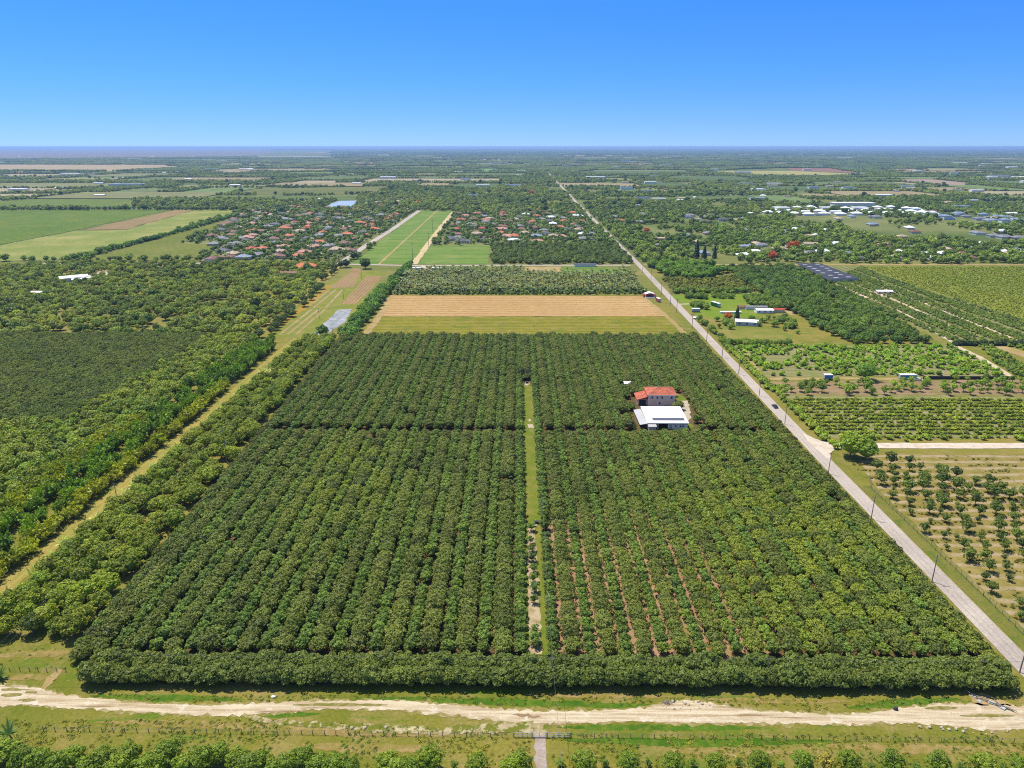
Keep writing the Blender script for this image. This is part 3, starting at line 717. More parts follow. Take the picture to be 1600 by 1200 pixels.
# nursery and fields beyond
NURS = soil_grass("nursery_soil", (C(140, 144, 72), C(152, 152, 84), C(176, 164, 120)), (0.02, 0.1, 0.8), (0, 7.0, C(100, 116, 54), 0.45, 0.7))
flat("nursery_ground", ragged(GP([(1243,416),(1345,416),(1440,452),(1600,500),(1800,560),(1800,540),(1600,538.5),(1488,537.5),(1345,470)]), 6, 0.5), NURS, 0.04)
flat("shrub_field", ragged(GP([(1345,416),(1800,416),(1800,556),(1600,499),(1440,451)]), 6, 0.5), soil_grass("shrub_field", (C(140, 150, 58), C(156, 160, 66), C(168, 166, 84)), (0.01, 0.06, 0.5), (R(60), 6.0, C(112, 126, 46), 0.4, 0.6)), 0.05)
for ln in ([(1315,446),(1400,482),(1492,537)], [(1375,458),(1440,488),(1545,537)], [(1400,455),(1470,484),(1598,535)]):
    strip("nursery_track", GP(ln), (1.6, 1.4), PALE_ROAD, 0.09, 0.25, 5)
flat("nursery_yard", ragged(GP([(1322,459),(1385,452),(1400,462),(1345,466)]), 3, 0.4), PALE_ROAD, 0.10)
flat("sand_lot", ragged(GP([(1548,541),(1570,541),(1640,560),(1640,572)]), 3, 0.4), SANDY, 0.06)
strip("sand_track", GP([(1490,539),(1530,558),(1582,590)]), 1.8, PALE_ROAD, 0.08, 0.2, 4)
strip("sand_track", GP([(1158,541),(1190,588),(1222,618),(1290,684)]), 1.2, SANDY, 0.06, 0.3, 3)
# pond in the estate
def water_material():
    m, n, l, b = nodes_of("pond_water"); b.inputs['Base Color'].default_value = (0.30, 0.36, 0.40, 1); b.inputs['Roughness'].default_value = 0.35; b.inputs['Specular IOR Level'].default_value = 0.3
    bp = n.new("ShaderNodeBump"); bp.inputs['Strength'].default_value = 0.2; l.new(noise(n, l, pos_node(n), 0.6, 3), bp.inputs['Height']); l.new(bp.outputs[0], b.inputs['Normal'])
    return m
flat("pond", ragged(GP([(510,324),(518,318),(532,314),(558,313.5),(552,320),(546,324)]), 12, 1.5), water_material(), 0.3); FIELDS.append(GP([(500,327),(530,312),(562,312),(550,327)]))

# patchwork of farther open fields: one sheet of land per field colour
def far_fields():
    cols = [(120,134,76), (148,148,92), (176,158,116), (104,124,68), (190,176,140), (130,150,84)]
    mats = [crop("patchwork_" + w, c, tuple(min(255, q + 12) for q in c), tuple(max(0, q - 10) for q in c)) for w, c in zip(("green", "olive", "tan", "dark_green", "pale", "light_green"), cols)]
    mb = MB(); k = 0
    while k < 300:
        y = 1750 * math.exp(rng.random() * 2.3); x = rng.uniform(-0.8, 0.8) * y
        w = rng.uniform(35, 190) * (1 + y / 7000); d = rng.uniform(50, 170) * (1 + y / 2500)
        c = (x, y)
        if abs(x - 140) < w + 30 or (x < 0 and y < 2300 and x > -700): continue
        q = [(x - w, y - d / 2), (x + w, y - d / 2), (x + w, y + d / 2), (x - w, y + d / 2)]
        if any(in_poly(np.array(q + [c]), f).any() for f in FIELDS): continue
        mb.add([(a, b, 0.2 + 0.006 * k) for a, b in q], [(0, 1, 2, 3)], int(rng.integers(0, 6))); FIELDS.append(q); k += 1
    tag(mb.build("farmland", mats), kind='structure')
far_fields()

# =================================================================== BUILDINGS
RED_TILE = roof_tile("weathered_clay_tile", False, C(206, 100, 62, 0.62))
PINK_WALL = plain("pink_stucco", C(244, 200, 178, 1.0), 0.85, 0.06, 0.3)
METAL_ROOF = plain("white_metal_roof", (0.82, 0.82, 0.82, 1), 0.45, 0.03, 0.1)
GREY_SHEET = plain("grey_sheet", (0.40, 0.385, 0.38, 1), 0.6, 0.08, 0.2)
DARK_BAY = plain("dark_paint_bay_shade", (0.05, 0.05, 0.055, 1), 0.9, 0.2, 0.5)  # near-black stands for shade inside openings; also the pumps' dark casing
SOLAR = plain("solar_glass", (0.10, 0.09, 0.10, 1), 0.25, 0.15, 0.4, 0.5)

def window_part(parent, x, z, y, w=0.9, h=1.2, side=-1):
    """window on a wall facing -y (side -1) or +y"""
    f = MB(); t = 0.12
    for a in ((x-w/2-t, z-t, x+w/2+t, z), (x-w/2-t, z+h, x+w/2+t, z+h+t), (x-w/2-t, z, x-w/2, z+h), (x+w/2, z, x+w/2+t, z+h)):
        f.box(a[0], min(y, y + side*0.08), a[1], a[2], max(y, y + side*0.08), a[3])
    wo = f.build('window', WHITE, parent)
    p = MB(); p.box(x-w/2, min(y + side*0.01, y + side*0.04), z, x+w/2, max(y + side*0.01, y + side*0.04), z+h); p.build('pane', GLASS, wo)
    return wo
# pink two-storey house in the plot
h = thing('pink_house', 'pink two-storey house with weathered orange tile roof standing among the orchard trees', 'house', (70.0, 323.0, 0))
w = MB(); w.box(-6.6, 0, 0, 6.6, 10.5, 5.7); w.build('wall', PINK_WALL, h)
w = MB(); w.box(-11.2, 2.4, 0, -6.61, 9.6, 2.7); w.box(-11.3, 1.2, 0, -11.0, 1.5, 2.6); w.box(-7.0, 1.2, 0, -6.7, 1.5, 2.6); w.build('porch_wall', PINK_WALL, h)
b = MB(); b.box(-10.6, 2.34, 0.1, -7.3, 2.39, 2.3); b.build('porch_shade_panel', DARK_BAY, h)  # dark panel painted as the shade inside the porch
r = MB(); r.hip(-7.3, -0.7, 7.3, 11.2, 5.71, 8.0); r.build('roof', RED_TILE, h)
r = MB(); r.hull8([(-12.0, 0.6, 2.72), (-6.62, 0.6, 3.5), (-6.62, 10.4, 3.5), (-12.0, 10.4, 2.72)], [(-12.0, 0.6, 2.95), (-6.62, 0.6, 4.5), (-6.62, 10.4, 4.5), (-12.0, 10.4, 2.95)]); r.build('porch_roof', RED_TILE, h)
CAP = plain("pale_ridge_tile", C(236, 170, 130, .7), 0.8, 0.2, 2)
r = MB()
for a_, b_ in (((-7.3, -.7, 5.9), (-1.35, 5.25, 8.03)), ((7.3, -.7, 5.9), (1.35, 5.25, 8.03)), ((-7.3, 11.2, 5.9), (-1.35, 5.25, 8.03)), ((7.3, 11.2, 5.9), (1.35, 5.25, 8.03)), ((-1.35, 5.25, 8.03), (1.35, 5.25, 8.03))): r.tube([a_, b_], .11, 5)
r.build('ridge_tiles', CAP, h)
r = MB(); r.box(-7.42, -.84, 5.72, 7.42, -.705, 5.86); r.build('gutter', WHITE, h)
for x in (-4.7, -2.2, 0.1, 4.7): window_part(h, x, 3.75, 0)
window_part(h, -0.9, 0.9, 0, 0.8, 1.1)
b = MB(); b.box(2.5, -0.55, 0.02, 3.4, -0.05, 0.75); b.box(1.9, -0.5, 0.02, 2.3, -0.05, 0.4); b.build('air_conditioner', GREY_SHEET, h)
CIRC.append((69, 327, 11)); CIRC.append((60, 328, 6))
# white barn in front of it
bn = thing('metal_barn', 'long white metal-roofed barn with a dark open front, below the pink house', 'barn', (67.0, 293.0, 0))
r = MB(); r.hull8([(-9.3, -0.6, 3.0), (9.3, -0.6, 3.0), (9.3, 18.4, 3.9), (-9.3, 18.4, 3.9)], [(-9.3, -0.6, 3.2), (9.3, -0.6, 3.2), (9.3, 18.4, 4.1), (-9.3, 18.4, 4.1)]); ro = r.build('roof', METAL_ROOF, bn)
r = MB(); r.hull8([(-6.3, 2.2, 3.36), (8.0, 2.2, 3.36), (8.0, 5.0, 3.49), (-6.3, 5.0, 3.49)], [(-6.3, 2.2, 3.46), (8.0, 2.2, 3.46), (8.0, 5.0, 3.60), (-6.3, 5.0, 3.60)]); r.build('solar_panel', SOLAR, ro)
w = MB(); w.box(-9.0, 17.9, 0, 9.0, 18.1, 3.85); w.box(8.8, 0.2, 0, 9.0, 17.89, 3.0); w.box(-9.0, 0.2, 0, -8.8, 17.89, 3.0); w.box(0.5, 0.1, 0, 8.79, 0.25, 2.3); w.build('wall', WHITE, bn)
for x in (-8.7, -4.4, 0.2, 4.8): b = MB(); b.box(x-.15, -0.3, 0, x+.15, 0.0, 2.98); b.build('post', WHITE, bn)
b = MB(); b.box(-8.79, 6, 0, 8.79, 6.1, 2.9); b.build('back_partition', DARK_BAY, bn)  # partition coloured as the shade deep in the bays
for x in (3.3, 5.4, 6.6): b = MB(); b.box(x, 0.03, 1.1, x+.7, 0.09, 1.8); b.build('window', GLASS, bn)
b = MB(); b.box(1.0, 0.03, 0.05, 1.9, 0.09, 2.0); b.build('door', GREY_SHEET, bn)
r = MB(); r.hull8([(-12.6, -0.8, 2.3), (-9.31, -0.8, 2.9), (-9.31, 18.0, 2.9), (-12.6, 18.0, 2.3)], [(-12.6, -0.8, 2.42), (-9.31, -0.8, 3.02), (-9.31, 18.0, 3.02), (-12.6, 18.0, 2.42)]); r.build('side_roof', GREY_SHEET, bn)
w = MB(); w.box(-8.9, -2.8, 0, -5.7, -0.65, 2.2); w.hull8([(-9.1, -3.0, 2.22), (-5.4, -3.0, 2.22), (-5.4, -0.62, 2.6), (-9.1, -0.62, 2.6)], [(-9.1, -3.0, 2.34), (-5.4, -3.0, 2.34), (-5.4, -0.62, 2.72), (-9.1, -0.62, 2.72)]); w.build('annex', GREY_SHEET, bn)
CIRC += [(61, 297, 9.5), (72, 297, 9.5), (61, 307, 10), (72, 307, 10), (68, 290.5, 5), (76, 290.5, 4), (60, 290.5, 4)]
DRIVE = GP([(1057,627),(1074,626),(1080,645),(1075,658),(1071,655),(1061,636)])
flat("concrete_drive", ragged(DRIVE, 2, 0.3), CONCRETE, 0.09); FIELDS_PLOT = [DRIVE, GP([(1055,612),(1072,622),(1074,627),(1055,634)]), GP([(1074,660),(1086,667),(1076,672),(1068,668)])]
flat("lawn_patch", ragged(FIELDS_PLOT[1], 2, 0.3), MOWN, 0.06); flat("lawn_patch", ragged(FIELDS_PLOT[2], 2, 0.3), MOWN, 0.06)
# small white shed among the trees
x, y = G(981, 606); t = thing('white_shed', 'small white-roofed shed hidden in the trees beside the pink house', 'shed', (x, y, 0))
w = MB(); w.box(-1.7, 0, 0, 1.7, 3.0, 2.1); w.build('wall', WHITE, t); r = MB(); r.hull8([(-2.0, -0.3, 2.12), (2.0, -0.3, 2.12), (2.0, 3.3, 2.5), (-2.0, 3.3, 2.5)], [(-2.0, -0.3, 2.25), (2.0, -0.3, 2.25), (2.0, 3.3, 2.63), (-2.0, 3.3, 2.63)]); r.build('roof', METAL_ROOF, t)
CIRC.append((x, y + 1, 3.6))
# pumps on the concrete pads of the grass strip
for (px, py), lab in (((839, 818), 'dark irrigation pump on the pale pad halfway down the grass strip'), ((824, 599), 'dark irrigation pump on the pad at the far end of the grass strip')):
    x, y = G(px, py); t = thing('irrigation_pump', lab, 'pump', (x, y, 0), 0, 'irrigation pumps on the grass strip')
    b = MB(); b.box(-0.9, -0.5, 0.1, 0.5, 0.5, 1.0); b.build('engine_housing', DARK_BAY, t)
    b = MB(); b.tube([(0.5, 0, 0.4), (1.1, 0, 0.4), (1.1, 0, 1.3)], 0.14, 8); b.build('pipe', STEEL, t)
    CIRC.append((x, y, 2.5))

# ---- houses seen small: shared shapes, own roof and wall colours
def house_shape(kind):
    w, r = MB(), MB()
    if kind == 0: w.box(-8, -5.5, 0, 8, 5.5, 3); r.hip(-8.8, -6.3, 8.8, 6.3, 3.01, 5.6)
    elif kind == 1:
        w.box(-9, -2, 0, 9, 7, 3); w.box(-9, -8, 0, -1, -2.01, 3); r.hip(-9.8, -2.8, 9.8, 7.8, 3.01, 5.7); r.hip(-9.7, -8.8, -0.2, 2.4, 3.03, 5.2)
    elif kind == 2:
        w.box(-7, -6, 0, 7, 6, 3.1); w.box(7.01, -7, 0, 13, 0, 2.8); w.box(-2.5, -7.5, 0, 2.5, -6.01, 3.0)
        r.hip(-7.8, -6.8, 7.8, 6.8, 3.11, 6.2); r.hip(6.0, -7.8, 13.8, 0.8, 2.85, 4.8); r.hip(-3.2, -8.3, 3.2, -3, 3.14, 4.8)
    elif kind == 3: w.box(-6, -5, 0, 6, 5, 5.8); w.box(6.01, -5.5, 0, 11, 3, 3.0); r.hip(-6.7, -5.7, 6.7, 5.7, 5.81, 8.0); r.hip(5.9, -6.2, 11.8, 3.7, 3.01, 4.6)
    elif kind == 4:      # low shed with a slight gable
        w.box(-9, -5, 0, 9, 5, 3.2)
        for s in (-1, 1): r.hull8([(-9.5, 5.5*s, 3.21), (9.5, 5.5*s, 3.21), (9.5, 0, 4.3), (-9.5, 0, 4.3)][::s], [(-9.5, 5.5*s, 3.35), (9.5, 5.5*s, 3.35), (9.5, 0, 4.45), (-9.5, 0, 4.45)][::s])
    elif kind == 5:      # flat-roofed block
        w.box(-12, -8, 0, 12, 8, 6.5); r.box(-12.3, -8.3, 6.51, 12.3, 8.3, 7.0)
    return w.mesh('wall', WALL_T), r.mesh('roof', ROOF_T if kind < 4 else FLAT_T)
HS = [house_shape(k) for k in range(6)]
HW = [[(-5, -5.5), (-1.5, -5.5), (2, -5.5), (5.5, -5.5)], [(-7, -8), (-3.5, -8), (2, -2), (6, -2)], [(-5, -6), (4.5, -6), (10, -7)], [(-4, -5), (0, -5), (4, -5), (8.5, -5.5)], [(-6, -5), (0, -5), (6, -5)], [(-9, -8), (-4.5, -8), (0, -8), (4.5, -8), (9, -8)]]
def win_mesh(w=1.5, h=1.3):
    m = MB(); m.box(-w/2, -0.06, 0, w/2, 0.0, h); return m.mesh('window', GLASS)
WIN_ME = win_mesh()
ROOFS = {'orange': (226, 120, 78), 'bright orange': (240, 128, 60), 'red': (216, 84, 60), 'pink': (226, 156, 136), 'tan': (214, 184, 150), 'brown': (150, 96, 78), 'grey': (150, 148, 152), 'dark grey': (98, 98, 108), 'white': (244, 244, 244), 'blue-grey': (150, 166, 186)}
def house(px, py, roof, kind, label, group=None, sc=1.0, rz=None, cat='house', name='house', windows=False, wall=None, scale=None):
    x, y = G(px, py); rz = float(rng.choice([0, 0, math.pi/2, -math.pi/2, math.pi])) if rz is None else rz
    o = thing(name, label, cat, (x, y, 0), rz, group); o.scale = scale or (sc, sc, sc)
    wt = wall or [(236, 224, 204), (240, 236, 226), (226, 204, 176), (220, 190, 164)][int(rng.integers(0, 4))]
    a = link('wall', HS[kind][0], o); a["tint"] = [float(q) for q in lin(wt) * 0.8]
    b = link('roof', HS[kind][1], o); b["tint"] = [float(q) for q in lin(ROOFS[roof]) * (0.6 if roof != 'white' else 0.85)]
    if windows:
        for wx, wy in HW[kind]:
            q = link('window', WIN_ME, o, (wx, wy - 0.01, 1.1)); 
    CIRC.append((x, y, (10.5 if kind in (1, 2) else 9) * max(o.scale[:2])))
    return o
EST = [(468.7,326,'orange'),(452.5,333.7,'pink'),(498.7,328.7,'pink'),(530,330,'tan'),(518.7,333.7,'orange'),(496,344.5,'orange'),(491,348,'brown'),(532,344,'grey'),(481,351.5,'pink'),(444,359,'orange'),(435,364,'brown'),(467.5,364,'tan'),(479,359,'red'),(516,352.5,'orange'),(562.5,350,'orange'),(607.5,344,'red'),(602.5,329,'orange'),(629,332.5,'red'),(617.5,336.5,'orange'),(605,314,'red'),(621,309,'orange'),(622,316.5,'tan'),(662.5,309,'brown'),(620,320.5,'pink'),(584,359.5,'bright orange'),(572.5,370,'bright orange'),(585,348,'brown'),(556,375.5,'brown'),(540,383,'brown'),(525,393,'tan'),(544,393,'brown'),(489,388.5,'pink'),(444,388,'pink'),(436,395.5,'tan'),(432.5,403,'brown'),(475,397,'pink'),(465,402,'orange'),(525,371,'grey'),(420,370,'grey'),(410,363,'brown'),(405,340.5,'pink'),(415,335.5,'pink'),(425,338,'tan'),(405,351,'tan'),(377,374.5,'grey'),(386,374,'pink'),(394,370,'pink'),(363,364.5,'brown'),(346,375.5,'grey'),(394,351.5,'pink'),(395,363,'orange'),(380,337,'pink'),(397,331,'pink'),(372,357.5,'tan'),(392.5,392,'red'),(355,404,'brown'),(381,405,'blue-grey'),(331,407,'brown'),(364,399.5,'tan'),(447,345,'grey'),(458,352,'dark grey'),(510,361,'dark grey'),(540,357,'tan'),(548,338,'grey'),(568,336,'dark grey'),(500,380,'orange'),(512,387,'grey'),(455,378,'brown'),(480,375,'dark grey'),(430,382,'grey'),(410,391,'orange'),(575,325,'grey'),(590,327,'dark grey'),(595,338,'grey'),(573,342,'brown'),(543,368,'orange'),(450,371,'orange'),(590,318,'tan'),(400,401,'grey')]
RT = [(727.5,338.5,'pink'),(720,345.5,'red'),(718.7,350,'grey'),(757.5,345.5,'orange'),(765,343.5,'tan'),(786,334,'red'),(790,339,'pink'),(794,348,'brown'),(712.5,360,'red'),(752.5,359,'red'),(782.5,360.5,'pink'),(783,366.5,'orange'),(794,371.5,'pink'),(797.5,377.5,'blue-grey'),(703,375.5,'dark grey'),(716,374,'grey'),(840,330.5,'orange'),(821,337.5,'white'),(866,330.5,'white'),(860,341.5,'white'),(894,334,'orange'),(900,339,'white'),(824,351.5,'brown'),(864,351.5,'white'),(907.5,348,'orange'),(885,360.5,'dark grey'),(837.5,371.5,'blue-grey'),(864,370.5,'tan'),(840,379,'pink'),(879,372,'pink'),(803,371.5,'orange'),(803,378,'white'),(922.5,368,'grey'),(910,368,'white'),(865,300,'orange'),(905,361,'tan'),(850,362,'grey'),(815,360,'brown'),(745,368,'tan'),(735,352,'grey'),(770,353,'grey'),(805,345,'tan'),(845,345,'grey'),(880,343,'grey'),(740,344,'brown'),(820,366,'tan'),(897,353,'pink')]
RR = [(969,346.5,'orange',0),(1000,349,'grey',1),(1010,348,'brown',1),(960,340.5,'grey',0),(972,356.5,'white',4),(1007,339,'grey',1),(1020,345.5,'tan',0),(1040,386,'grey',2),(1030,375.5,'tan',4),(1066,375.5,'tan',4),(1162,402,'white',0),(1185,399.5,'grey',4),(1190,385.5,'grey',1),(997,325,'blue-grey',3),(1003,336,'grey',1),(1065,337,'dark grey',1),(1075,341,'dark grey',1),(1090,345,'grey',1),(1100,349,'dark grey',1),(1062,315.5,'white',5),(1078,339,'grey',1),(1110,337,'dark grey',1),(1120,341,'dark grey',1),(1130,345,'dark grey',1),(1112,332,'grey',0),(1100,341,'grey',0),(1237.5,385.5,'brown',4),(1300,387,'grey',4),(1265,384,'tan',4),(1336,384.5,'grey',4),(1383,385,'pink',0),(1392,388,'brown',4),(1331,365.5,'white',4),(1345,363,'grey',4),(1345,406.5,'dark grey',0),(1397,405.5,'tan',2),(1441,399,'white',4),(1456,406,'white',4),(1516,405,'brown',0),(1539,384.5,'brown',4),(1552,370.5,'grey',0),(1450,375.5,'tan',4),(1265,398,'grey',0),(1590,374,'grey',0),(1420,388,'grey',4),(1480,392,'tan',4),(1560,396,'grey',0),(1218,392,'tan',0),(1190,361,'grey',4),(1225,366,'tan',4),(1275,362,'grey',0)]
for i in range(75):
    px_, py_ = float(rng.uniform(1010, 1600)), float(rng.choice([rng.uniform(352, 404), rng.uniform(296, 350)]))
    if px_ > 1000 + (py_ - 413) * -1.02 * 0 + 30 and px_ > 905 + (py_ - 320) * 1.05 + 25: RR.append((px_, py_, str(rng.choice(['grey', 'white', 'tan', 'white', 'brown', 'blue-grey', 'grey'])), int(rng.choice([0, 1, 2, 4]))))
TENS = ["twenty", "thirty", "forty", "fifty", "sixty", "seventy", "eighty", "ninety"]
ORD += [f"{t}-{u}" for t in TENS for u in ORD[:9]]
_have = [G(q[0], q[1]) for q in EST + RT]
for P_, L_ in ((GP([(352,406),(326,378),(350,342),(395,330),(500,318),(620,306),(660,311),(650,327),(606,356),(564,382),(526,409)]), EST), (GP([(716,334),(895,332),(915,358),(935,379),(690,381),(700,357)]), RT)):
    for q in grid_in(P_, 32, 33, .3, R(10)):
        if min(math.hypot(q[0] - a, q[1] - b) for a, b in _have) > 25 and math.hypot(q[0] - G(535, 319)[0], (q[1] - G(535, 319)[1]) * .7) > 75:
            d_ = Vector((q[0], q[1], -CAM_H)); zc = d_.dot(_fw); _have.append((q[0], q[1]))
            L_.append((800 + F_PX * d_.dot(_rt) / zc, 600 - F_PX * d_.dot(_up) / zc, str(rng.choice(['grey', 'brown', 'dark grey', 'brown', 'orange', 'dark grey', 'grey']))))
def name_houses(lst, where, group, ref, refname, kinds=(0, 1, 2, 0, 2), nm_='house'):
    """each house is told apart by its roof colour and its rank from a landmark"""
    rx, ry = G(*ref); by = {}
    for h_ in lst: by.setdefault(h_[2], []).append(h_)
    for colour, hs in by.items():
        hs.sort(key=lambda q: math.hypot(G(q[0], q[1])[0] - rx, G(q[0], q[1])[1] - ry))
        for i, q in enumerate(hs):
            art = 'only' if len(hs) == 1 else ('nearest' if i == 0 else (ORD[i] + ' nearest'))
            lab = f"{colour}-roofed house {where}, {art} to {refname}" if art != 'only' else f"the only {colour}-roofed house {where}"
            k = q[3] if len(q) > 3 else int(rng.choice(kinds))
            house(q[0], q[1], colour, k, lab, group, float(rng.uniform(0.82, 1.02)), cat='house', name=nm_)
name_houses(EST, 'in the pond estate', 'houses in the estate', (530, 412), 'the long turf field', nm_='estate_house')
name_houses(RT, 'between turf and road', 'houses between the turf field and the road', (765, 384), 'the short turf field')
name_houses(RR, 'beyond the road on its right', 'houses scattered right of the road', (1000, 413), 'the cross road')
# town of pale houses far right
TOWN = [(1200,334,0),(1216,335,0),(1240,336,0),(1262,337,0),(1287,336,0),(1312,336.5,0),(1338,336,0),(1362,335,0),(1387,335,0),(1408,336,0),(1428,337,0),(1210,331,4),(1220,330,5),(1232,332,0),(1245,329,3),(1255,333,4),(1266,328,3),(1280,332,0),(1293,330,5),(1305,333,4),(1320,330,3),(1332,332,0),(1342,330,5),(1352,331,0),(1370,328.5,3),(1380,332,5),(1391,328,3),(1402,332,0),(1415,330,3),(1422,332.5,0),(1430,331,3),(1440,334,0),(1450,335,0),(1455,337.5,3)]
TOWN.sort()
for i, (px, py, k) in enumerate(TOWN):
    house(px, py, 'white', k, f"pale house, {ORD[i]} along the far white town row from the long road", 'white town row far off', 1.15, 0.0, name='town_house', wall=(244, 242, 238))
for i, (px, py) in enumerate([(1460,339),(1470,340),(1478,343),(1488,338),(1498,336),(1535,340),(1545,343),(1555,340.5),(1565,344),(1575,342),(1585,346),(1592,349),(1530,344),(1548,347),(1568,349)]):
    house(px, py, 'blue-grey' if i % 3 else 'grey', (0, 1, 3)[i % 3], f"grey-roofed house of the far right-hand subdivision, {ORD[i]} past the white town row", 'grey-roofed subdivision', 1.1, 0.0, wall=(220, 222, 228))
o = house(1331, 325, 'white', 5, 'long white warehouse behind the far white town row', None, 1, 0.0, 'warehouse', 'warehouse', wall=(236, 230, 216), scale=(3.4, 1.6, 1.6))
# villa and single buildings nearer
house(477, 421, 'bright orange', 1, 'villa with a bright orange roof and small lawn at the head of the strip plots', None, 1.15, 0.0, 'villa', 'villa', True)
house(452, 430, 'brown', 4, 'low brown-roofed outbuilding below the orange villa', None, 0.9, 0.0, 'outbuilding', 'outbuilding', True)
flat("lawn", GP([(462, 424), (500, 423.5), (508, 427), (470, 433)]), TURF, 0.06)
house(116, 439, 'white', 4, 'large white packing shed among the trees on the left', None, 1, R(38), 'packing shed', 'packing_shed', True, (236, 234, 228), scale=(1.25, 1.15, 1.25))
house(130, 439.5, 'white', 4, 'narrow white lean-to shed alongside the large packing shed', None, 1, R(38), 'shed', 'shed', False, (236, 234, 228), scale=(1.0, 0.5, 0.8))
house(60, 459.5, 'white', 4, 'small flat white shed nearest the left edge', None, 0.62, 0.0, 'shed', 'shed', False, (230, 230, 228))
house(652, 421, 'white', 4, 'white-roofed house at the foot of the dirt track', None, 0.6, 0.0, 'house', 'house', True); house(683, 420.5, 'white', 4, 'small white shed right of the dirt track foot', None, 0.5, 0.0, 'shed', 'shed')
flat("packing_yard", ragged(GP([(130,434),(150,425),(178,420),(180,425),(160,433),(142,438)]), 4, 1.2), PALE_ROAD, 0.06); flat("yard", ragged(GP([(655,415),(668,422),(676,424),(670,414)]), 3, 0.5), PALE_ROAD, 0.07)
CIRC += [(*G(150, 430), 10), (*G(165, 426), 10)]
flat("sandy_lot", ragged(GP([(820,417),(877,416.5),(876,428),(870,424),(822,424)]), 4, 0.6), SANDY, 0.06); flat("green_lot", ragged(GP([(878,417),(935,417),(985,424),(975,427),(880,427)]), 4, 0.6), TURF, 0.07)
FIELDS.append(GP([(815,417),(930,416.5),(985,424),(975,427),(815,427)]))
house(914, 416.5, 'dark grey', 4, 'low dark-roofed shelter beside the green lot behind the palm grove', None, 1, 0.0, 'shelter', 'shelter', scale=(1.25, 0.6, 0.8))
house(1101, 429, 'blue-grey', 4, 'small pale-roofed cottage on the sandy clearing right of the road', None, 0.55, R(20), 'cottage', 'cottage', True); flat("clearing", ragged(GP([(1086, 432), (1096, 430), (1100, 433), (1090, 436)]), 3, .5), SANDY, 0.06)
# farmstead right of the road
house(1166, 507, 'white', 4, 'white-roofed farmhouse in front of the dark conifer right of the road', None, 0.85, R(-12), 'farmhouse', 'farmhouse', True, (214, 212, 210))
house(1193, 488, 'white', 4, 'white half-round workshop beside the red car port', None, 0.7, 0.0, 'workshop', 'workshop', True, (240, 238, 234))
house(1163, 482, 'brown', 4, 'rusty-roofed shed behind the white farmhouse', None, 0.55, 0.0, 'shed', 'shed'); house(1181, 483.5, 'grey', 4, 'long grey shed beside the white workshop', None, 0.7, 0.0, 'shed', 'shed', scale=(0.9, 0.4, 0.7))
house(1215, 487.5, 'red', 4, 'red-roofed car port at the edge of the dark orchard', None, 0.4, 0.0, 'car port', 'car_port', scale=(0.5, 0.4, 0.7))
house(1141, 489.5, 'white', 4, 'long low white-roofed pen on the lawn left of the conifer', None, 0.5, 0.0, 'pen', 'pen', scale=(0.85, 0.2, 0.4))
house(1089, 498, 'white', 4, 'small white gatehouse by the road gate', None, 0.35, 0.0, 'gatehouse', 'gatehouse')
CIRC += [(*G(1130, 478), 22), (*G(1100, 470), 8), (*G(1150, 530), 14), (*G(1190, 522), 20), (*G(1145, 470), 18)]
# fruit stand at the end of the tan field
x, y = G(1015, 465); t = thing('fruit_stand', 'red fruit stand under a white canopy at the end of the tan field', 'stand', (x, y, 0))
w = MB(); w.box(-5, 0, 0, 5, 6, 2.6); w.build('wall', plain('red_board', (0.42, 0.08, 0.06, 1), 0.7), t); r = MB()
for s in (-1, 1): r.hull8([(3.9*s, -1.5, 3.0), (3.9*s, 5, 3.0), (0, 5, 4.4), (0, -1.5, 4.4)][::-s], [(3.9*s, -1.5, 3.12), (3.9*s, 5, 3.12), (0, 5, 4.52), (0, -1.5, 4.52)][::-s])
r.build('canopy', WHITE, t)
for sx in (-3.8, 3.8): b = MB(); b.box(sx-.1, -1.4, 0, sx+.1, -1.2, 3.05); b.build('post', WHITE, t)
b = MB(); b.box(-2.2, -0.08, 0.05, 2.2, -0.01, 2.2); b.build('shade_panel', DARK_BAY, t)  # near-black sheet on the wall, painted as shade within the stand
b = MB(); b.box(-4, -2.9, 0, 4, -2.1, 0.9); b.build('counter', WHITE, t); CIRC.append((x, y, 9))
# shade house and greenhouse of the nursery
sh = GP([(1243,416),(1282,416),(1341,439),(1292,442)])
t = thing('shade_house', 'long black shade-net house at the head of the nursery', 'shade house', (0, 0, 0))
NET = plain("shade_net", (0.035, 0.037, 0.05, 1), 0.8, 0.25, 0.05)
r = MB(); r.hull8([(a, b_, 2.9) for a, b_ in sh][::-1], [(a, b_, 3.05) for a, b_ in sh][::-1]); r.build('net_roof', NET, t)
r = MB(); (ax, ay), (bx_, by_) = sh[3], sh[2]
r.hull8([(ax, ay - .1, 0), (bx_, by_ - .1, 0), (bx_, by_, 0), (ax, ay, 0)], [(ax, ay - .1, 2.88), (bx_, by_ - .1, 2.88), (bx_, by_, 2.88), (ax, ay, 2.88)]); r.build('net_wall', plain("pale_net", (0.42, 0.38, 0.33, 1), 0.8), t)
for i in range(14):
    u, v = (i % 7 + .5) / 7, (0.3, 0.72)[i // 7] + rng.uniform(-.06, .06)
    p = [sh[0][k] * (1-u) * (1-v) + sh[1][k] * (1-u) * v + sh[3][k] * u * (1-v) + sh[2][k] * u * v for k in (0, 1)]
    b = MB(); b.box(p[0]-2.2, p[1]-1.4, 3.06, p[0]+2.2, p[1]+1.4, 3.15); b.build('roof_vent', GREY_SHEET, t)
FIELDS.append(sh)
house(1380, 458.5, 'white', 4, 'white nursery shed on the pale yard right of the black shade house', None, 0.6, 0.0, 'shed', 'nursery_shed', True, scale=(0.75, 0.6, 0.7))

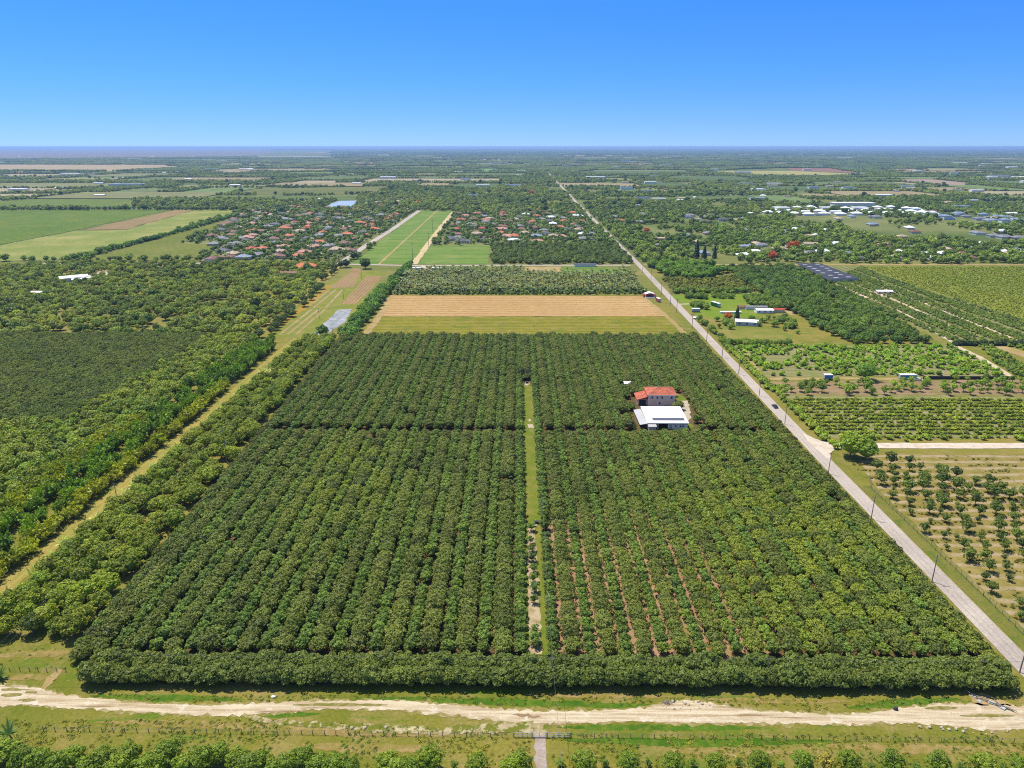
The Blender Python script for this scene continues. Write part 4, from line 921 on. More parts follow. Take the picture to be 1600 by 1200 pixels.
# far pale buildings, each its own
FB = [(24,277,3),(112,274,3.4),(140,273.5,3),(200,292,4),(97,295,2),(30,299,2),(57,300,2.4),(108,256.5,2),(160,249,4),(210,249,5),(250,249.5,4),(330,266,3),(385,265,4),(345,253,4),(572,255,4),(620,254,5),(640,246,4),(690,254,3),(760,257,4),(775,256,4),(557,287.5,1.6),(607,279,2.6),(640,284,1.6),(655,285,1.4),(1115,251,5),(990,255,4),(1010,256,3),(1040,259,3),(1070,256,4),(985,248,6),(890,259,3),(1160,271,3),(1120,253,4),(1320,248,6),(1410,246,6),(1460,246,5),(1240,246,5),(1500,256,4),(1540,262,3),(1560,277,3),(1590,278,3),(1210,290,2),(1300,292,2),(1190,301,1.6),(1150,296,1.5),(930,279,3),(925,279.5,2),(1500,327,1.3),(1577,336,1.3),(1380,309,1.6),(1480,318,1.6),(1325,296,1.5)]
for i in range(120):
    y_ = 1600 * math.exp(rng.random() * 1.75); x_ = rng.uniform(-.1, .78) * y_ if i % 4 else rng.uniform(-.75, 0) * y_; x_ = x_ + 160 if abs(x_ - 150) < 90 else x_; d_ = Vector((x_, y_, -CAM_H)); zc = d_.dot(_fw)
    FB.append((800 + F_PX * d_.dot(_rt) / zc, 600 - F_PX * d_.dot(_up) / zc, float(rng.uniform(.8, 1.3)) * (1 + y_ / 5000)))
for i, (px, py, s) in enumerate(FB):
    side = 'left' if px < 560 else ('middle' if px < 1050 else 'right'); n_ = sum(1 for q in FB[:i] if ('left' if q[0] < 560 else ('middle' if q[0] < 1050 else 'right')) == side)
    house(px, py, ['white', 'white', 'tan', 'blue-grey'][i % 4], [4, 5][i % 2], f"tiny pale building far off near the horizon, {side} third of the view", f"far buildings {side}", 1.0, 0.0, 'far building', 'far_building', wall=(240, 236, 228), scale=(float(s), float(s) * .7, 1.0 + .08 * s))
# =================================================================== VEHICLES AND CONTAINERS
BLUE = plain("faded_blue_paint", C(92, 148, 208, 0.7), 0.6, 0.15, 0.6); GREEN_P = plain("green_paint", C(40, 120, 80, 0.7), 0.5, 0.1, 1); RED_P = plain("red_paint", C(214, 66, 40, 0.7), 0.5, 0.1, 1)
RUBBER = plain("rubber", (0.03, 0.03, 0.03, 1), 0.9, 0.1)
def wheel(parent, x, y, r=0.45, w=0.3):
    m = MB(); m.tube([(x, y - w/2, r), (x, y + w/2, r)], r, 12); o = m.build('wheel', RUBBER, parent)
    m = MB(); m.tube([(x, y - w/2 - .02, r), (x, y + w/2 + .02, r)], r * 0.5, 10); m.build('rim', STEEL, o); return o
def trailer(name, label, cat, px, py, L, W, H, mat, rz=0.0, zf=1.0, ribs=True):
    x, y = G(px, py); t = thing(name, label, cat, (x, y, 0), rz)
    m = MB(); m.box(-L/2, -W/2, zf, L/2, W/2, zf + H)
    if ribs:
        for i in range(int(L / 0.9)):
            q = -L/2 + 0.4 + i * 0.9
            m.box(q, -W/2 - .05, zf + .05, q + .3, -W/2 - .001, zf + H - .05); m.box(q, W/2 + .001, zf + .05, q + .3, W/2 + .05, zf + H - .05)
    m.build('body', mat, t)
    m = MB(); m.box(-L/2 - .04, -W/2 - .06, zf + H + .003, L/2 + .04, W/2 + .06, zf + H + .09); m.build('roof', WHITE, t)
    m = MB(); m.box(-L/2 - .06, -W/2 + .1, zf + .1, -L/2 - .004, W/2 - .1, zf + H - .1); m.build('door', STEEL, t)
    if zf > 0.6:
        m = MB(); m.box(-L/2, -W*.3, zf - .35, L/2, W*.3, zf - .003); m.build('chassis', WIRE, t)
        for sx in (-L*.36, -L*.22, L*.36):
            for sy in (-W/2 + .2, W/2 - .2): wheel(t, sx, sy)
    CIRC.append((x, y, L / 2 + 1)); return t
trailer('storage_container', 'long faded blue storage container beside the black netted fence', 'container', 1417, 592.5, 8.6, 2.5, 2.6, BLUE, 0.0, 0.15)
trailer('box_trailer', 'short pale blue box trailer on the sandy track, left of the round tree', 'trailer', 1293, 593, 4.4, 2.4, 2.2, BLUE, 0.0, 0.7)
trailer('green_bus', 'green bus parked on the bright lawn right of the road', 'bus', 1118, 479, 9, 2.5, 2.6, GREEN_P, R(115), 0.7, False)
trailer('red_trailer', 'red box trailer between the fruit stand and the road', 'trailer', 1028.5, 471.5, 5, 2.3, 2.3, RED_P, R(100), 0.7)
trailer('pale_camper', 'pale grey camper standing near the road gate', 'camper', 1087, 487.5, 6, 2.3, 2.1, GREY_SHEET, 0.0, 0.7)
# white pickup cab parked at the end of the long container
def car(name, label, px, py, rz, paint, cat='car'):
    x, y = G(px, py); t = thing(name, label, cat, (x, y, 0), rz)
    def prof(pts, hw, hw2):
        m = MB(); n = len(pts)
        m.add([(a, -(hw if z < 1.0 else hw2), z) for a, z in pts] + [(a, (hw if z < 1.0 else hw2), z) for a, z in pts],
              [tuple(range(n)), tuple(range(2*n - 1, n - 1, -1))] + [(i, n + i, n + (i+1) % n, (i+1) % n) for i in range(n)]); return m
    prof([(-2.2, .3), (2.2, .3), (2.25, .7), (1.9, .86), (1.0, .95), (-1.9, .98), (-2.2, .85)], .88, .8).build('body', paint, t)
    prof([(1.0, .955), (.45, 1.42), (-1.2, 1.44), (-1.9, .985)], .80, .66).build('cabin', GLASS, t)
    m = MB(); m.box(-1.15, -.64, 1.425, .45, .64, 1.47); m.build('roof', paint, t)
    for sx in (-1.35, 1.4):
        for sy in (-.8, .8): wheel(t, sx, sy, .33, .22)
    for sy in (-.6, .6): m = MB(); m.box(2.2, sy - .18, .58, 2.27, sy + .18, .72); m.build('headlight', WHITE, t)
    CIRC.append((x, y, 3)); return t
car('parked_pickup', 'white pickup parked at the end of the long blue container', 1434, 594.5, R(160), WHITE, 'pickup')
car('dark_car', 'dark purple car driving along the pale road', 1210.5, 636.5, R(92), plain('dark_purple_paint', (0.03, 0.02, 0.05, 1), 0.25, 0.05, 1, 0.6))

# =================================================================== POLES, WIRES, FENCES
def pole_mesh(h_): m = MB(); m.tube([(0, 0, -.3), (0, 0, h_)], [0.16, 0.10], 8); return m.mesh('shaft', WOOD)
def arm_mesh(h_):
    m = MB(); m.box(-1.0, -.06, h_ - .75, 1.0, .06, h_ - .6); return m.mesh('crossarm', WOOD)
def ins_mesh(x, h_):
    m = MB(); m.tube([(x, 0, h_ - .6), (x, 0, h_ - .38)], [.05, .03], 6); return m.mesh('insulator', GLASS)
PSH = pole_mesh(9.6); PAR = arm_mesh(9.6); PIN = [ins_mesh(x, 9.6) for x in (-.9, .9)]
def pole(x, y, label, group, h_=9.6, rz=0.0, thick=1.0):
    t = thing('utility_pole', label, 'utility pole', (x, y, 0), rz, group); t.scale = (thick, thick, h_ / 9.6)
    link('shaft', PSH, t); link('crossarm', PAR, t)
    for p in PIN: link('insulator', p, t)
    return t
def wire(name, label, pts, sag=0.5, group=None, rad=0.02):
    m = MB(); dense = []
    for a, b in zip(pts[:-1], pts[1:]):
        a, b = Vector(a), Vector(b)
        for i in range(9):
            u = i / 8; p = a.lerp(b, u); p.z -= sag * 4 * u * (1 - u)
            if i or not dense: dense.append(p)
    m.tube(dense, rad, 4)
    return tag(m.build(name, WIRE), label, 'power line', group)
roadp = [(1593,1051),(1456,909),(1361,811),(1294,740),(1226,663),(1186,619),(1154,585),(1128,559),(1104,533),(1081,514),(1057,489),(1047,479),(1033,461),(1017,437),(1004,426),(972,393),(958,381)]
rp = [G(*p) for p in roadp]
for i, (x, y) in enumerate(rp): pole(x, y, f"wooden utility pole beside the pale road, {ORD[i]} counting from the camera", 'utility poles along the road', 9.0 if i < 9 else 11.0, 0, 1.0 if i < 6 else 1.3)
for s, w_ in ((-.9, 'left'), (.9, 'right')):
    wire('power_line', f"thin {w_}-hand wire strung on the roadside poles", [(x + s, y, 8.6 if i < 9 else 10.6) for i, (x, y) in enumerate(rp)], 0.3, 'roadside wires')
lp = [(355, 724, 15.5, 'tall weathered utility pole in the mango strip left of the orchard'), (521, 538, 11, 'utility pole at the far left corner of the dense orchard'), (537, 468, 9, 'utility pole in the strip plots beside the plastic sheeting'), (499, 498, 8, 'utility pole at the edge of the plastic sheeting'), (565, 437, 10, 'utility pole between the two ploughed plots'), (183, 780, 6.5, 'short pale pole beside the grassy lane')]
for px, py, h_, lab in lp: pole(*G(px, py), lab, 'utility poles left of the orchard', h_)
(xa, ya), (xb, yb) = G(355, 724), G(521, 538)
for s in (-.9, .9): wire('power_line', 'thin wire running along the mango strip, ' + ('left' if s < 0 else 'right') + ' of the pair', [(xa + s, 70, 14.2), (xa + s, ya, 14.6), (xb + s, yb, 10.2)], 1.0, 'wires over the mango strip')
hx = [(272, 1062), (565, 1065), (862, 1066), (1195, 1068), (1522, 1072)]
hp = [G(*p) for p in hx]
for i, (x, y) in enumerate(hp): pole(x, y - 0.5, f"thin utility pole rising out of the front windbreak hedge, {ORD[i]} from the left end", 'poles in the windbreak hedge', 8.0, 0, 0.6)
wire('power_line', 'thin wire strung along the front windbreak hedge', [(-220, 134.5, 7.6)] + [(x, y - .5, 7.6) for x, y in hp] + [(190, 134.5, 7.6)], 0.4, None)
wire('power_line', 'wire crossing the limerock road towards the orchard strip', [(9.2, 55, 8.2), (hp[2][0], hp[2][1] - .5, 7.7), (8.2, 220, 8.2)], 0.6, None, 0.03)
for i, (px, py, h_) in enumerate([(645,411,22),(691,371,20),(670,389,20),(676,362,18)]): pole(*G(px, py), f"tall thin pole beside the turf field track, {ORD[i]} listed from the track foot", 'tall poles by the turf field', h_, 0, 1.6)

def fence(name, label, pts, gap=2.4, hgt=1.25, wires=3, rail=False):
    t = thing(name, label, 'fence', (pts[0][0], pts[0][1], 0)); ox, oy = pts[0]; pm = MB(); pm.tube([(0, 0, -.2), (0, 0, hgt)], [.09, .07], 5); pme = pm.mesh('post', WOOD); n = 0
    for (x0, y0), (x1, y1) in zip(pts[:-1], pts[1:]):
        L = math.hypot(x1 - x0, y1 - y0); k = max(1, int(L / gap))
        for i in range(k + 1):
            u = i / k; link('post', pme, t, (x0 + (x1 - x0) * u - ox + rng.normal(0, .05), y0 + (y1 - y0) * u - oy + rng.normal(0, .05), rng.normal(0, .05)), rng.uniform(0, 3)); n += 1
        for j in range(wires):
            z = hgt * (j + 1) / (wires + .3); m = MB(); m.tube([(x0 - ox, y0 - oy, z), (x1 - ox, y1 - oy, z)], .04 if rail else .012, 4); m.build('rail' if rail else 'wire', WOOD if rail else WIRE, t)
    return t
fence('wire_fence', 'wire fence on wooden posts along the front row of trees, left of the steel gate', [G(68, 1142), G(803, 1152)], 2.5)
fence('wire_fence', 'wire fence on wooden posts below the limerock road, right of the steel gate', [G(892, 1152), G(1640, 1161)], 2.5)
fence('wire_fence', 'short rotting post fence on the grass left of the windbreak hedge', [G(16, 1049), G(104, 1049)], 2.0, 1.3)
fence('rail_fence', 'weathered roadside fence along the right-hand young tree grove', [(131.2, 100), (131.2, 170), (130.8, 236), (135, 246)], 2.6, 1.4, 2, True)
gt = thing('steel_gate', 'grey tubular steel farm gate across the gravel driveway', 'gate', (*G(843, 1152), 0))
for sx, w_ in ((-1.0, 2.0),):
    m = MB()
    for z in (.25, .6, .95, 1.25): m.tube([(-1.4, 0, z), (1.4, 0, z)], .04, 6)
    for x in (-1.4, 0, 1.4): m.tube([(x, .0, .2), (x, .0, 1.3)], .045, 6)
    m.build('gate_leaf', STEEL, gt)
for x in (-1.6, 1.6): m = MB(); m.tube([(x, 0, -.2), (x, 0, 1.6)], .1, 8); m.build('gate_post', STEEL, gt)
for x0, x1 in ((-5.6, -1.7), (1.7, 6.4)):
    m = MB()
    for z in (.3, .75, 1.2): m.tube([(x0, 0, z), (x1, 0, z)], .045, 6)
    for i in range(5): q = x0 + (x1 - x0) * i / 4; m.tube([(q, .06, -.1), (q, .06, 1.3)], .05, 6)
    m.build('side_panel', STEEL, gt)
# black netted fence right of the blue container
n0, n1 = G(1442, 593), G(1578, 591)
t = thing('netted_fence', 'black shade-net fence running right from the long blue container', 'fence', (n0[0], n0[1], 0))
m = MB(); m.box(0, -.04, .1, n1[0] - n0[0], .04, 2.0); m.build('net', NET, t)
for i in range(15): m = MB(); q = (n1[0] - n0[0]) * i / 14; m.tube([(q, .1, -.1), (q, .1, 2.2)], .06, 6); m.build('post', WOOD, t)
# scrap by the road
x, y = G(1552, 1100); t = thing('scrap_heap', 'heap of broken grey planks and sheeting lying beside the limerock road', 'scrap heap', (x, y, 0))
for nm, mt in (('plank', WOOD), ('metal_sheet', STEEL)):
    m = MB()
    for i in range(14 if nm == 'plank' else 5):
        a = R(-38) + rng.normal(0, .25); c_ = rng.normal(0, 1) * np.array([1.9, -1.5]) + rng.normal(0, .45, 2); L = rng.uniform(.5, 1.2); d = Vector((math.cos(a), math.sin(a), rng.normal(0, .12))); p = Vector((c_[0], c_[1], rng.uniform(.12, .55)))
        if nm == 'plank': m.tube([p - d * L, p + d * L], .09, 5)
        else:
            s_ = Vector((-d.y, d.x, .1)) * .45; m.hull8([p - d*L*.6 - s_, p + d*L*.6 - s_, p + d*L*.6 + s_, p - d*L*.6 + s_], [q + Vector((0, 0, .04)) for q in (p - d*L*.6 - s_, p + d*L*.6 - s_, p + d*L*.6 + s_, p - d*L*.6 + s_)])
    m.build(nm, mt, t)
def lump(name, label, cat, px, py, sx, sy, sz, mat):
    V, F = ico(); m = MB(); q = V * (1 + rng.normal(0, .12, (len(V), 1))) * [sx, sy, sz] + [0, 0, sz * .7]; q[:, 2] = np.maximum(q[:, 2], 0); m.add(q, F)
    x, y = G(px, py); return tag(m.build(name, mat, None, (x, y, 0)), label, cat)
lump('rubbish_bag', 'black rubbish bag dumped at the grassy edge of the limerock road', 'bag', 1399, 1109, .55, .4, .45, NET)
lump('rubbish_bag', 'white rubbish bag lying on the verge grass above the limerock road', 'bag', 427, 1089, .5, .35, .22, WHITE)
STONE = plain("limestone", C(226, 210, 180), 0.95, 0.2, 2)
V, F = ico()
rock = MB(); rock.add((V * (1 + rng.normal(0, .15, (len(V), 1)))) * [.42, .36, .28] + [0, 0, .18], F); RK = collection_of("rock_shapes", [rock.mesh("rock", STONE)])
pr = np.concatenate([grid_in(GP([(1012,1104),(1040,1096),(1070,1094.5),(1112,1098.5),(1150,1106),(1110,1110),(1040,1110)]), 1.5, 1.3, .5, keep=.5), grid_in(GP([(1412,1131),(1500,1137),(1560,1143),(1600,1140),(1600,1146),(1540,1149),(1400,1134)]), 1.2, 1.0, .5, keep=.5), grid_in(GP([(1412,1108),(1500,1100),(1500,1104),(1380,1113)]), 1.5, 1.2, .5, keep=.35), grid_in(GP([(400,1128),(640,1138),(830,1133),(850,1150),(780,1143),(600,1144),(420,1130)]), 1.6, 1.2, .5, keep=.22)])
scatter('rubble', pr, np.tile(lin((220, 205, 175)), (len(pr), 1)), RK, 'pale limestone rubble spilled along the road edges', 'rubble', .35, 1.1)

# =================================================================== PLANTS
# crown shapes
OL = [crown_mesh(f"olive_crown", 10 + i, 2.8, 2.05, 2.35, 26, 760, .40, lobe=(.27, .36), off=.72) for i in range(4)]
GRN = [crown_mesh(f"green_crown", 20 + i, 1.95, 1.75, 2.0, 18, 480, .40, lobe=(.29, .38), off=.70) for i in range(4)]
HED = [crown_mesh(f"hedge_crown", 30 + i, 2.5, 2.1, 2.25, 30, 900, .40, 0.1, lobe=(.26, .35), off=.72) for i in range(4)]
MAN = [crown_mesh(f"mango_crown", 40 + i, 2.9, 2.5, 2.9, 20, 800, .44, lobe=(.28, .42), off=.72) for i in range(4)]
SML = [crown_mesh(f"young_crown", 50 + i, 1.6, 1.65, 2.0, 8, 340, .36, .35, lobe=(.34, .50), off=.72, core=.55) for i in range(5)]
FRT = [crown_mesh(f"front_crown", 60 + i, 2.35, 2.2, 2.6, 24, 1300, .31, .3, lobe=(.26, .40), off=.72, core=.64) for i in range(4)]
TRK = [trunk_mesh("trunk", 70 + i, 2.6, .12, 1.3) for i in range(2)]; TRS = trunk_mesh("trunk", 80, 2.4, .09, 1.0); TRM = trunk_mesh("trunk", 81, 3.2, .2, 1.8)
L_OL = collection_of("olive_trees", OL)
EDGE_GAP = 0.97; L_GR = collection_of("green_trees", GRN)
L_MED = collection_of("medium_trees", [crown_mesh("medium_tree", 90 + i, 2.6 + .3 * (i % 2), 2.3, 2.5, 11, 260, .62, trunk=True) for i in range(5)])
L_FAR = collection_of("far_trees", [crown_mesh("far_tree", 100 + i, 3.6, 3.2, 3.4, 10, 130, 1.25, trunk=True) for i in range(5)])
L_BIG = collection_of("large_trees", [crown_mesh("large_tree", 110 + i, 5.2, 4.2, 4.6, 15, 420, 1.0, trunk=True, lobe=(.3, .46)) for i in range(4)])
L_BUSH = collection_of("bushes", [crown_mesh("bush", 120 + i, 1.0, .85, .7, 6, 70, .5, .05) for i in range(4)])
L_PALM = collection_of("palms", [frond_mesh("palm", 130 + i, 18, 2.7, .75, 1.9 + i * .7, .7, 1.9) for i in range(4)])
L_BAN = [frond_mesh("crown", 140 + i, 11, 2.7, .75, .9, 1.0, 1.5, .16, lean=.35) for i in range(4)]
L_PATCH = collection_of("woodland_patches", [canopy_patch("woodland_patch", 150 + i, 46, 40, 8, 26, 420, 2.4) for i in range(4)])
L_BELT = collection_of("tree_belts", [canopy_patch("tree_belt", 160 + i, 240, 70, 10, 60, 500, 7) for i in range(3)])
BAM = [plume_mesh("bamboo", 170 + i, 6.5, 2.6) for i in range(3)]; BAMD = [plume_mesh("bamboo", 180 + i, 7.5, 2.2, 40, 18, .5) for i in range(3)]

# ---- main orchard: rows along Y, wide olive rows alternating with narrow green rows
XL = lambda y: -108.5 - (y - 140) * 0.020
XR = 116.0
def plot_ok(P, crown):
    k = (P[:, 0] > np.vectorize(XL)(P[:, 1])) & (P[:, 0] < XR) & ~((P[:, 0] > STRIP_X0 - crown * .5) & (P[:, 0] < STRIP_X1 + crown * .5) & (P[:, 1] > 150) & (P[:, 1] < 357))
    P = P[k]; P = clear(P, False, crown * .55)
    for f in FIELDS_PLOT: P = P[~in_poly(P, f)]
    return P
ol, gr = [], []
for k in range(-14, 14):
    for lst, xc, step, dia in ((ol, (-3.9 if k < 0 else 13.6) + 9.1 * (k + (1 if k < 0 else 0)), 4.0, 5.4), (gr, (0.7 if k < 0 else 9.0) + 9.1 * (k + (1 if k < 0 else 0)), 3.3, 3.2)):
        ys = np.arange(145.5, 452, step); ys = ys[(ys < 284.5) | (ys > 289.5)] + rng.normal(0, .25, ((ys < 284.5) | (ys > 289.5)).sum())
        P = np.c_[xc + rng.normal(0, .10, len(ys)), ys]; P = P[rng.random(len(P)) > .012]
        lst.append(plot_ok(P, dia / 2))
ol.append(np.c_[np.full(22, 4.4), np.arange(363, 450, 4.0)[:22]]); ol = np.concatenate(ol); gr = np.concatenate(gr)
def plot_tint(P, a, b, seed):
    T = tints(P, a, b, seed, 22, .45, .14)
    # yellower flush of young leaf in the right front part and in a patch on the left
    y = np.exp(-((P[:, 0] - 85) / 40) ** 2 - ((P[:, 1] - 190) / 70) ** 2) + .8 * np.exp(-((P[:, 0] + 62) / 22) ** 2 - ((P[:, 1] - 235) / 45) ** 2)
    y = (y * (rng.random(len(P)) < .55))[:, None] * .6
    return T * (1 - y) + lin((130, 142, 44)) * y
T_ol = plot_tint(ol, (86, 102, 50), (104, 113, 60), 3); T_gr = plot_tint(gr, (80, 106, 52), (102, 122, 60), 4)
def nearest(P, n):
    d = np.hypot(P[:, 0], P[:, 1]) + np.abs(P[:, 0]) * .15; o = np.argsort(d); return o[:n], o[n:]
n1, r1 = nearest(ol, 300); n2, r2 = nearest(gr, 300)
thin = lambda P: np.where((P[:, 0] > 8) & (P[:, 0] < 62) & (P[:, 1] < 215), .90, EDGE_GAP) * rng.uniform(.87, 1.07, len(P))
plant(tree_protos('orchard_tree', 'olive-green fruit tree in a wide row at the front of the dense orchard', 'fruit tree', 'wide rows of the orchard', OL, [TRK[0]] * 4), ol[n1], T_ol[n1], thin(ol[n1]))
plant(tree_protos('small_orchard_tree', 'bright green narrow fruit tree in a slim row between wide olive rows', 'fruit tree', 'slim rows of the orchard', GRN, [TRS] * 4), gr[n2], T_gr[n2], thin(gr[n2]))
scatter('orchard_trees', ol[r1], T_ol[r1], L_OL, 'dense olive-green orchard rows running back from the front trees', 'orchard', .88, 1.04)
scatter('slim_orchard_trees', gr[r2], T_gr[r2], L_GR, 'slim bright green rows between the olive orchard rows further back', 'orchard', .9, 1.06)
hx_ = np.arange(-100.5, 116.5, 2.9); hp_ = np.r_[np.c_[hx_, 134.6 + rng.normal(0, .2, len(hx_))], np.c_[hx_ + 1.4, 138.7 + rng.normal(0, .2, len(hx_))]]
plant(tree_protos('windbreak_tree', 'dark olive tree in the clipped windbreak hedge along the orchard front', 'hedge tree', 'windbreak hedge trees', HED, [TRS] * 4), hp_, tints(hp_, (80, 98, 50), (102, 114, 60), 5, 30, .4, .08), rng.uniform(.88, 1.14, len(hp_)))
# row of trees down the right and left edges
ys = np.arange(142, 452, 3.6); ed = np.r_[np.c_[np.full(len(ys), 115.2), ys], np.c_[XL(ys) + .8, ys]]
scatter('edge_trees', ed, tints(ed, (74, 88, 42), (96, 104, 52), 6, 30, .5), L_OL, 'dark tree row closing the left and right edges of the orchard', 'orchard edge', .8, .95)
# young trees on the sand bed of the grass strip
yt = np.array([G(832, y_) for y_ in (830, 850, 862, 878, 895, 910, 925, 943, 990, 1005, 1012)]); yt[:, 0] = 4.6 + rng.normal(0, .2, len(yt))
for i, o in enumerate(plant(tree_protos('young_tree', '', 'young tree', 'young trees on the sand bed', SML[:3], [TRS] * 3), yt, tints(yt, (78, 104, 48), (96, 120, 56)), rng.uniform(.7, .95, len(yt)))):
    pass
yo = sorted([o for o in COL.objects if o.name.startswith('young_tree')], key=lambda o: o.location.y)
for i, o in enumerate(yo): o["label"] = f"young tree on the pale sand bed inside the orchard, {ORD[i]} from the front hedge"
x, y = G(822, 592); bt = np.array([(x - 1.5, y + 1)]); plant(tree_protos('dark_tree', 'dark round tree closing the far end of the grass strip', 'tree', None, [OL[2]], [TRK[0]]), bt, np.array([lin((46, 58, 34))]), [1.25])

# ---- left of the plot: mango strip, bananas, lane, bamboo
mg = np.concatenate([np.c_[np.full(len(np.arange(151, 448, 5.4)), xx), np.arange(151, 448, 5.4)] for xx in (-137.2, -131.4, -125.4, -119.6, -114.6)])
mg = mg + rng.normal(0, .7, mg.shape); mg = mg[(rng.random(len(mg)) > .05) & (mg[:, 0] < np.vectorize(XL)(mg[:, 1]) - 3.6)]
x, y = G(355, 726); mg = mg[np.hypot(mg[:, 0] - x, mg[:, 1] - y + 2) > 5]
i_, r_ = nearest(mg, 290)
plant(tree_protos('mango_tree', 'rounded yellow-green mango tree in the strip left of the dense orchard', 'mango tree', 'mango trees left of the orchard', MAN, [TRM] * 4), mg[i_], tints(mg[i_], (90, 114, 28), (128, 136, 36), 8, 18, .55, .15), rng.uniform(.85, 1.15, len(i_)))
bn_ = np.c_[np.repeat(np.arange(155, 440, 3.4), 2), rng.uniform(-143.3, -139.6, 2 * len(np.arange(155, 440, 3.4)))][:, ::-1]; bn_ += rng.normal(0, .5, bn_.shape); bn_ = bn_[rng.random(len(bn_)) > .2]
BANP = tree_protos('banana_plant', 'ragged pale green banana plant beside the grassy lane', 'banana plant', 'banana plants along the lane', L_BAN, [None] * 4)
plant(BANP, bn_, tints(bn_, (120, 140, 70), (150, 154, 96), 9, 20, .6, .2), rng.uniform(.8, 1.2, len(bn_)))
def row(x0, y0, y1, step, jx=.5): ys_ = np.arange(y0, y1, step); return np.c_[x0 + rng.normal(0, jx, len(ys_)), ys_ + rng.normal(0, .4, len(ys_))]
by = row(-152.6, 118, 345, 3.6, .8); bd = np.r_[row(-159.5, 150, 440, 3.4, 1.6), row(-166.5, 170, 440, 3.4, 1.8), row(-154.0, 352, 425, 3.2, .8)]; bd = bd[rng.random(len(bd)) > .1]
plant(tree_protos('bamboo_clump', 'feathery yellow-green bamboo clump in the row lining the lane', 'bamboo', 'yellow bamboo row', BAM, [None] * 3), by, tints(by, (114, 130, 38), (146, 150, 52), 11, 14, .5), rng.uniform(.8, 1.1, len(by)))
plant(tree_protos('green_bamboo', 'tall dark green bamboo clump in the rows behind the yellow bamboo', 'bamboo', 'green bamboo rows', BAMD, [None] * 3), bd, tints(bd, (74, 108, 32), (110, 136, 40), 12, 16, .5), rng.uniform(.7, 1.2, len(bd)))
b2 = np.r_[row(-171.5, 120, 300, 3.6, 1.2), row(-177, 130, 300, 3.8, 1.2), row(-157, 118, 150, 3.4, 1.5), row(-163, 118, 170, 3.4, 1.5)]
plant(tree_protos('light_bamboo', 'loose yellow-green bamboo clump at the left edge, behind the dark green rows', 'bamboo', 'loose bamboo at the left edge', BAM, [None] * 3), b2, tints(b2, (96, 120, 34), (138, 140, 42), 13, 14, .6), rng.uniform(.75, 1.05, len(b2)))
L_BAM = collection_of("bamboo_shapes", BAM)
lf = clear(grid_in([(-182, 130), (-173, 300), (-172, 450), (-203, 450), (-205, 296), (-420, 296), (-420, 250), (-300, 180)], 4.4, 4.4, .4))
scatter('left_bushes', lf, tints(lf, (88, 116, 34), (128, 136, 42), 14, 16, .55), L_MED, 'bright yellow-green fruit trees on the left behind the bamboo', 'fruit trees', .75, 1.05)
ld = clear(grid_in([(-204, 294), (-204, 452), (-520, 452), (-520, 294)], 4.1, 3.6, .25))
scatter('dark_orchard', ld, tints(ld, (76, 98, 40), (104, 114, 50), 15, 22, .5), L_OL, 'dark olive orchard on the left, rows merging into one canopy', 'orchard', .85, 1.0)
# ---- middle left orchards
mlp = GP([(-200, 528), (392, 526), (470, 470), (522, 413.5), (340, 412.5), (60, 413), (-200, 440)])
FIELDS_ML = [GP([(-60, 480), (300, 505), (290, 524), (-60, 526)])]
ml = clear(grid_in(mlp, 5.6, 6.6, .2, 0, .86))
ml = ml[smooth_noise(ml, 28, 21) > .13]
scatter('mixed_orchard', ml, tints(ml, (74, 102, 34), (136, 146, 52), 16, 45, .55, .22), L_MED, 'mixed orchard trees with sandy gaps left of the strip plots', 'orchard', .65, 1.3)
SG = soil_grass("sandy_orchard_floor", (C(150, 144, 70), C(176, 156, 92), C(120, 130, 50)), (0.03, 0.08, 0.8)); flat("orchard_floor", mlp, SG, 0.02)
big = clear(grid_in(mlp, 30, 30, .45, 0, .6), True, 2)
scatter('tall_trees', big, tints(big, (62, 88, 36), (110, 128, 50), 17), L_BIG, 'taller rounded trees standing above the mixed left orchard', 'trees', .6, 1.0)
hl = np.concatenate([np.c_[np.linspace(a[0], b_[0], n), np.linspace(a[1], b_[1], n)] for a, b_, n in ((G(372, 337), G(250, 372), 70), (G(250, 372), G(112, 407), 60), (G(548, 527), G(620, 440), 60), (G(535, 527), G(600, 452), 50), (G(262, 330), G(0, 382), 0), (G(-20, 327), G(375, 328), 90), (G(590, 470), G(640, 417), 40))]); hl = hl + rng.normal(0, 1.4, hl.shape)
scatter('hedgerow', hl, tints(hl, (62, 100, 40), (104, 138, 46), 18), L_MED, 'bushy green hedgerows along field edges and the sand track', 'hedgerow', .9, 1.4)
lr_ = np.concatenate([np.c_[np.linspace(a[0], b_[0], n), np.linspace(a[1], b_[1], n)] for a, b_, n in ((G(416, 527), G(455, 490), 9), (G(455, 494), G(502, 452), 8), (G(505, 440), G(530, 418), 6))]) + rng.normal(0, 1.5, (23, 2))
scatter_lr = plant(tree_protos('lane_tree', 'dark bushy tree on the rusty grass bank beside the strip plots', 'tree', 'trees on the rusty grass bank', [MAN[0], MAN[1]], [TRM] * 2), lr_, tints(lr_, (66, 84, 38), (92, 108, 48)), rng.uniform(.9, 1.3, len(lr_)))
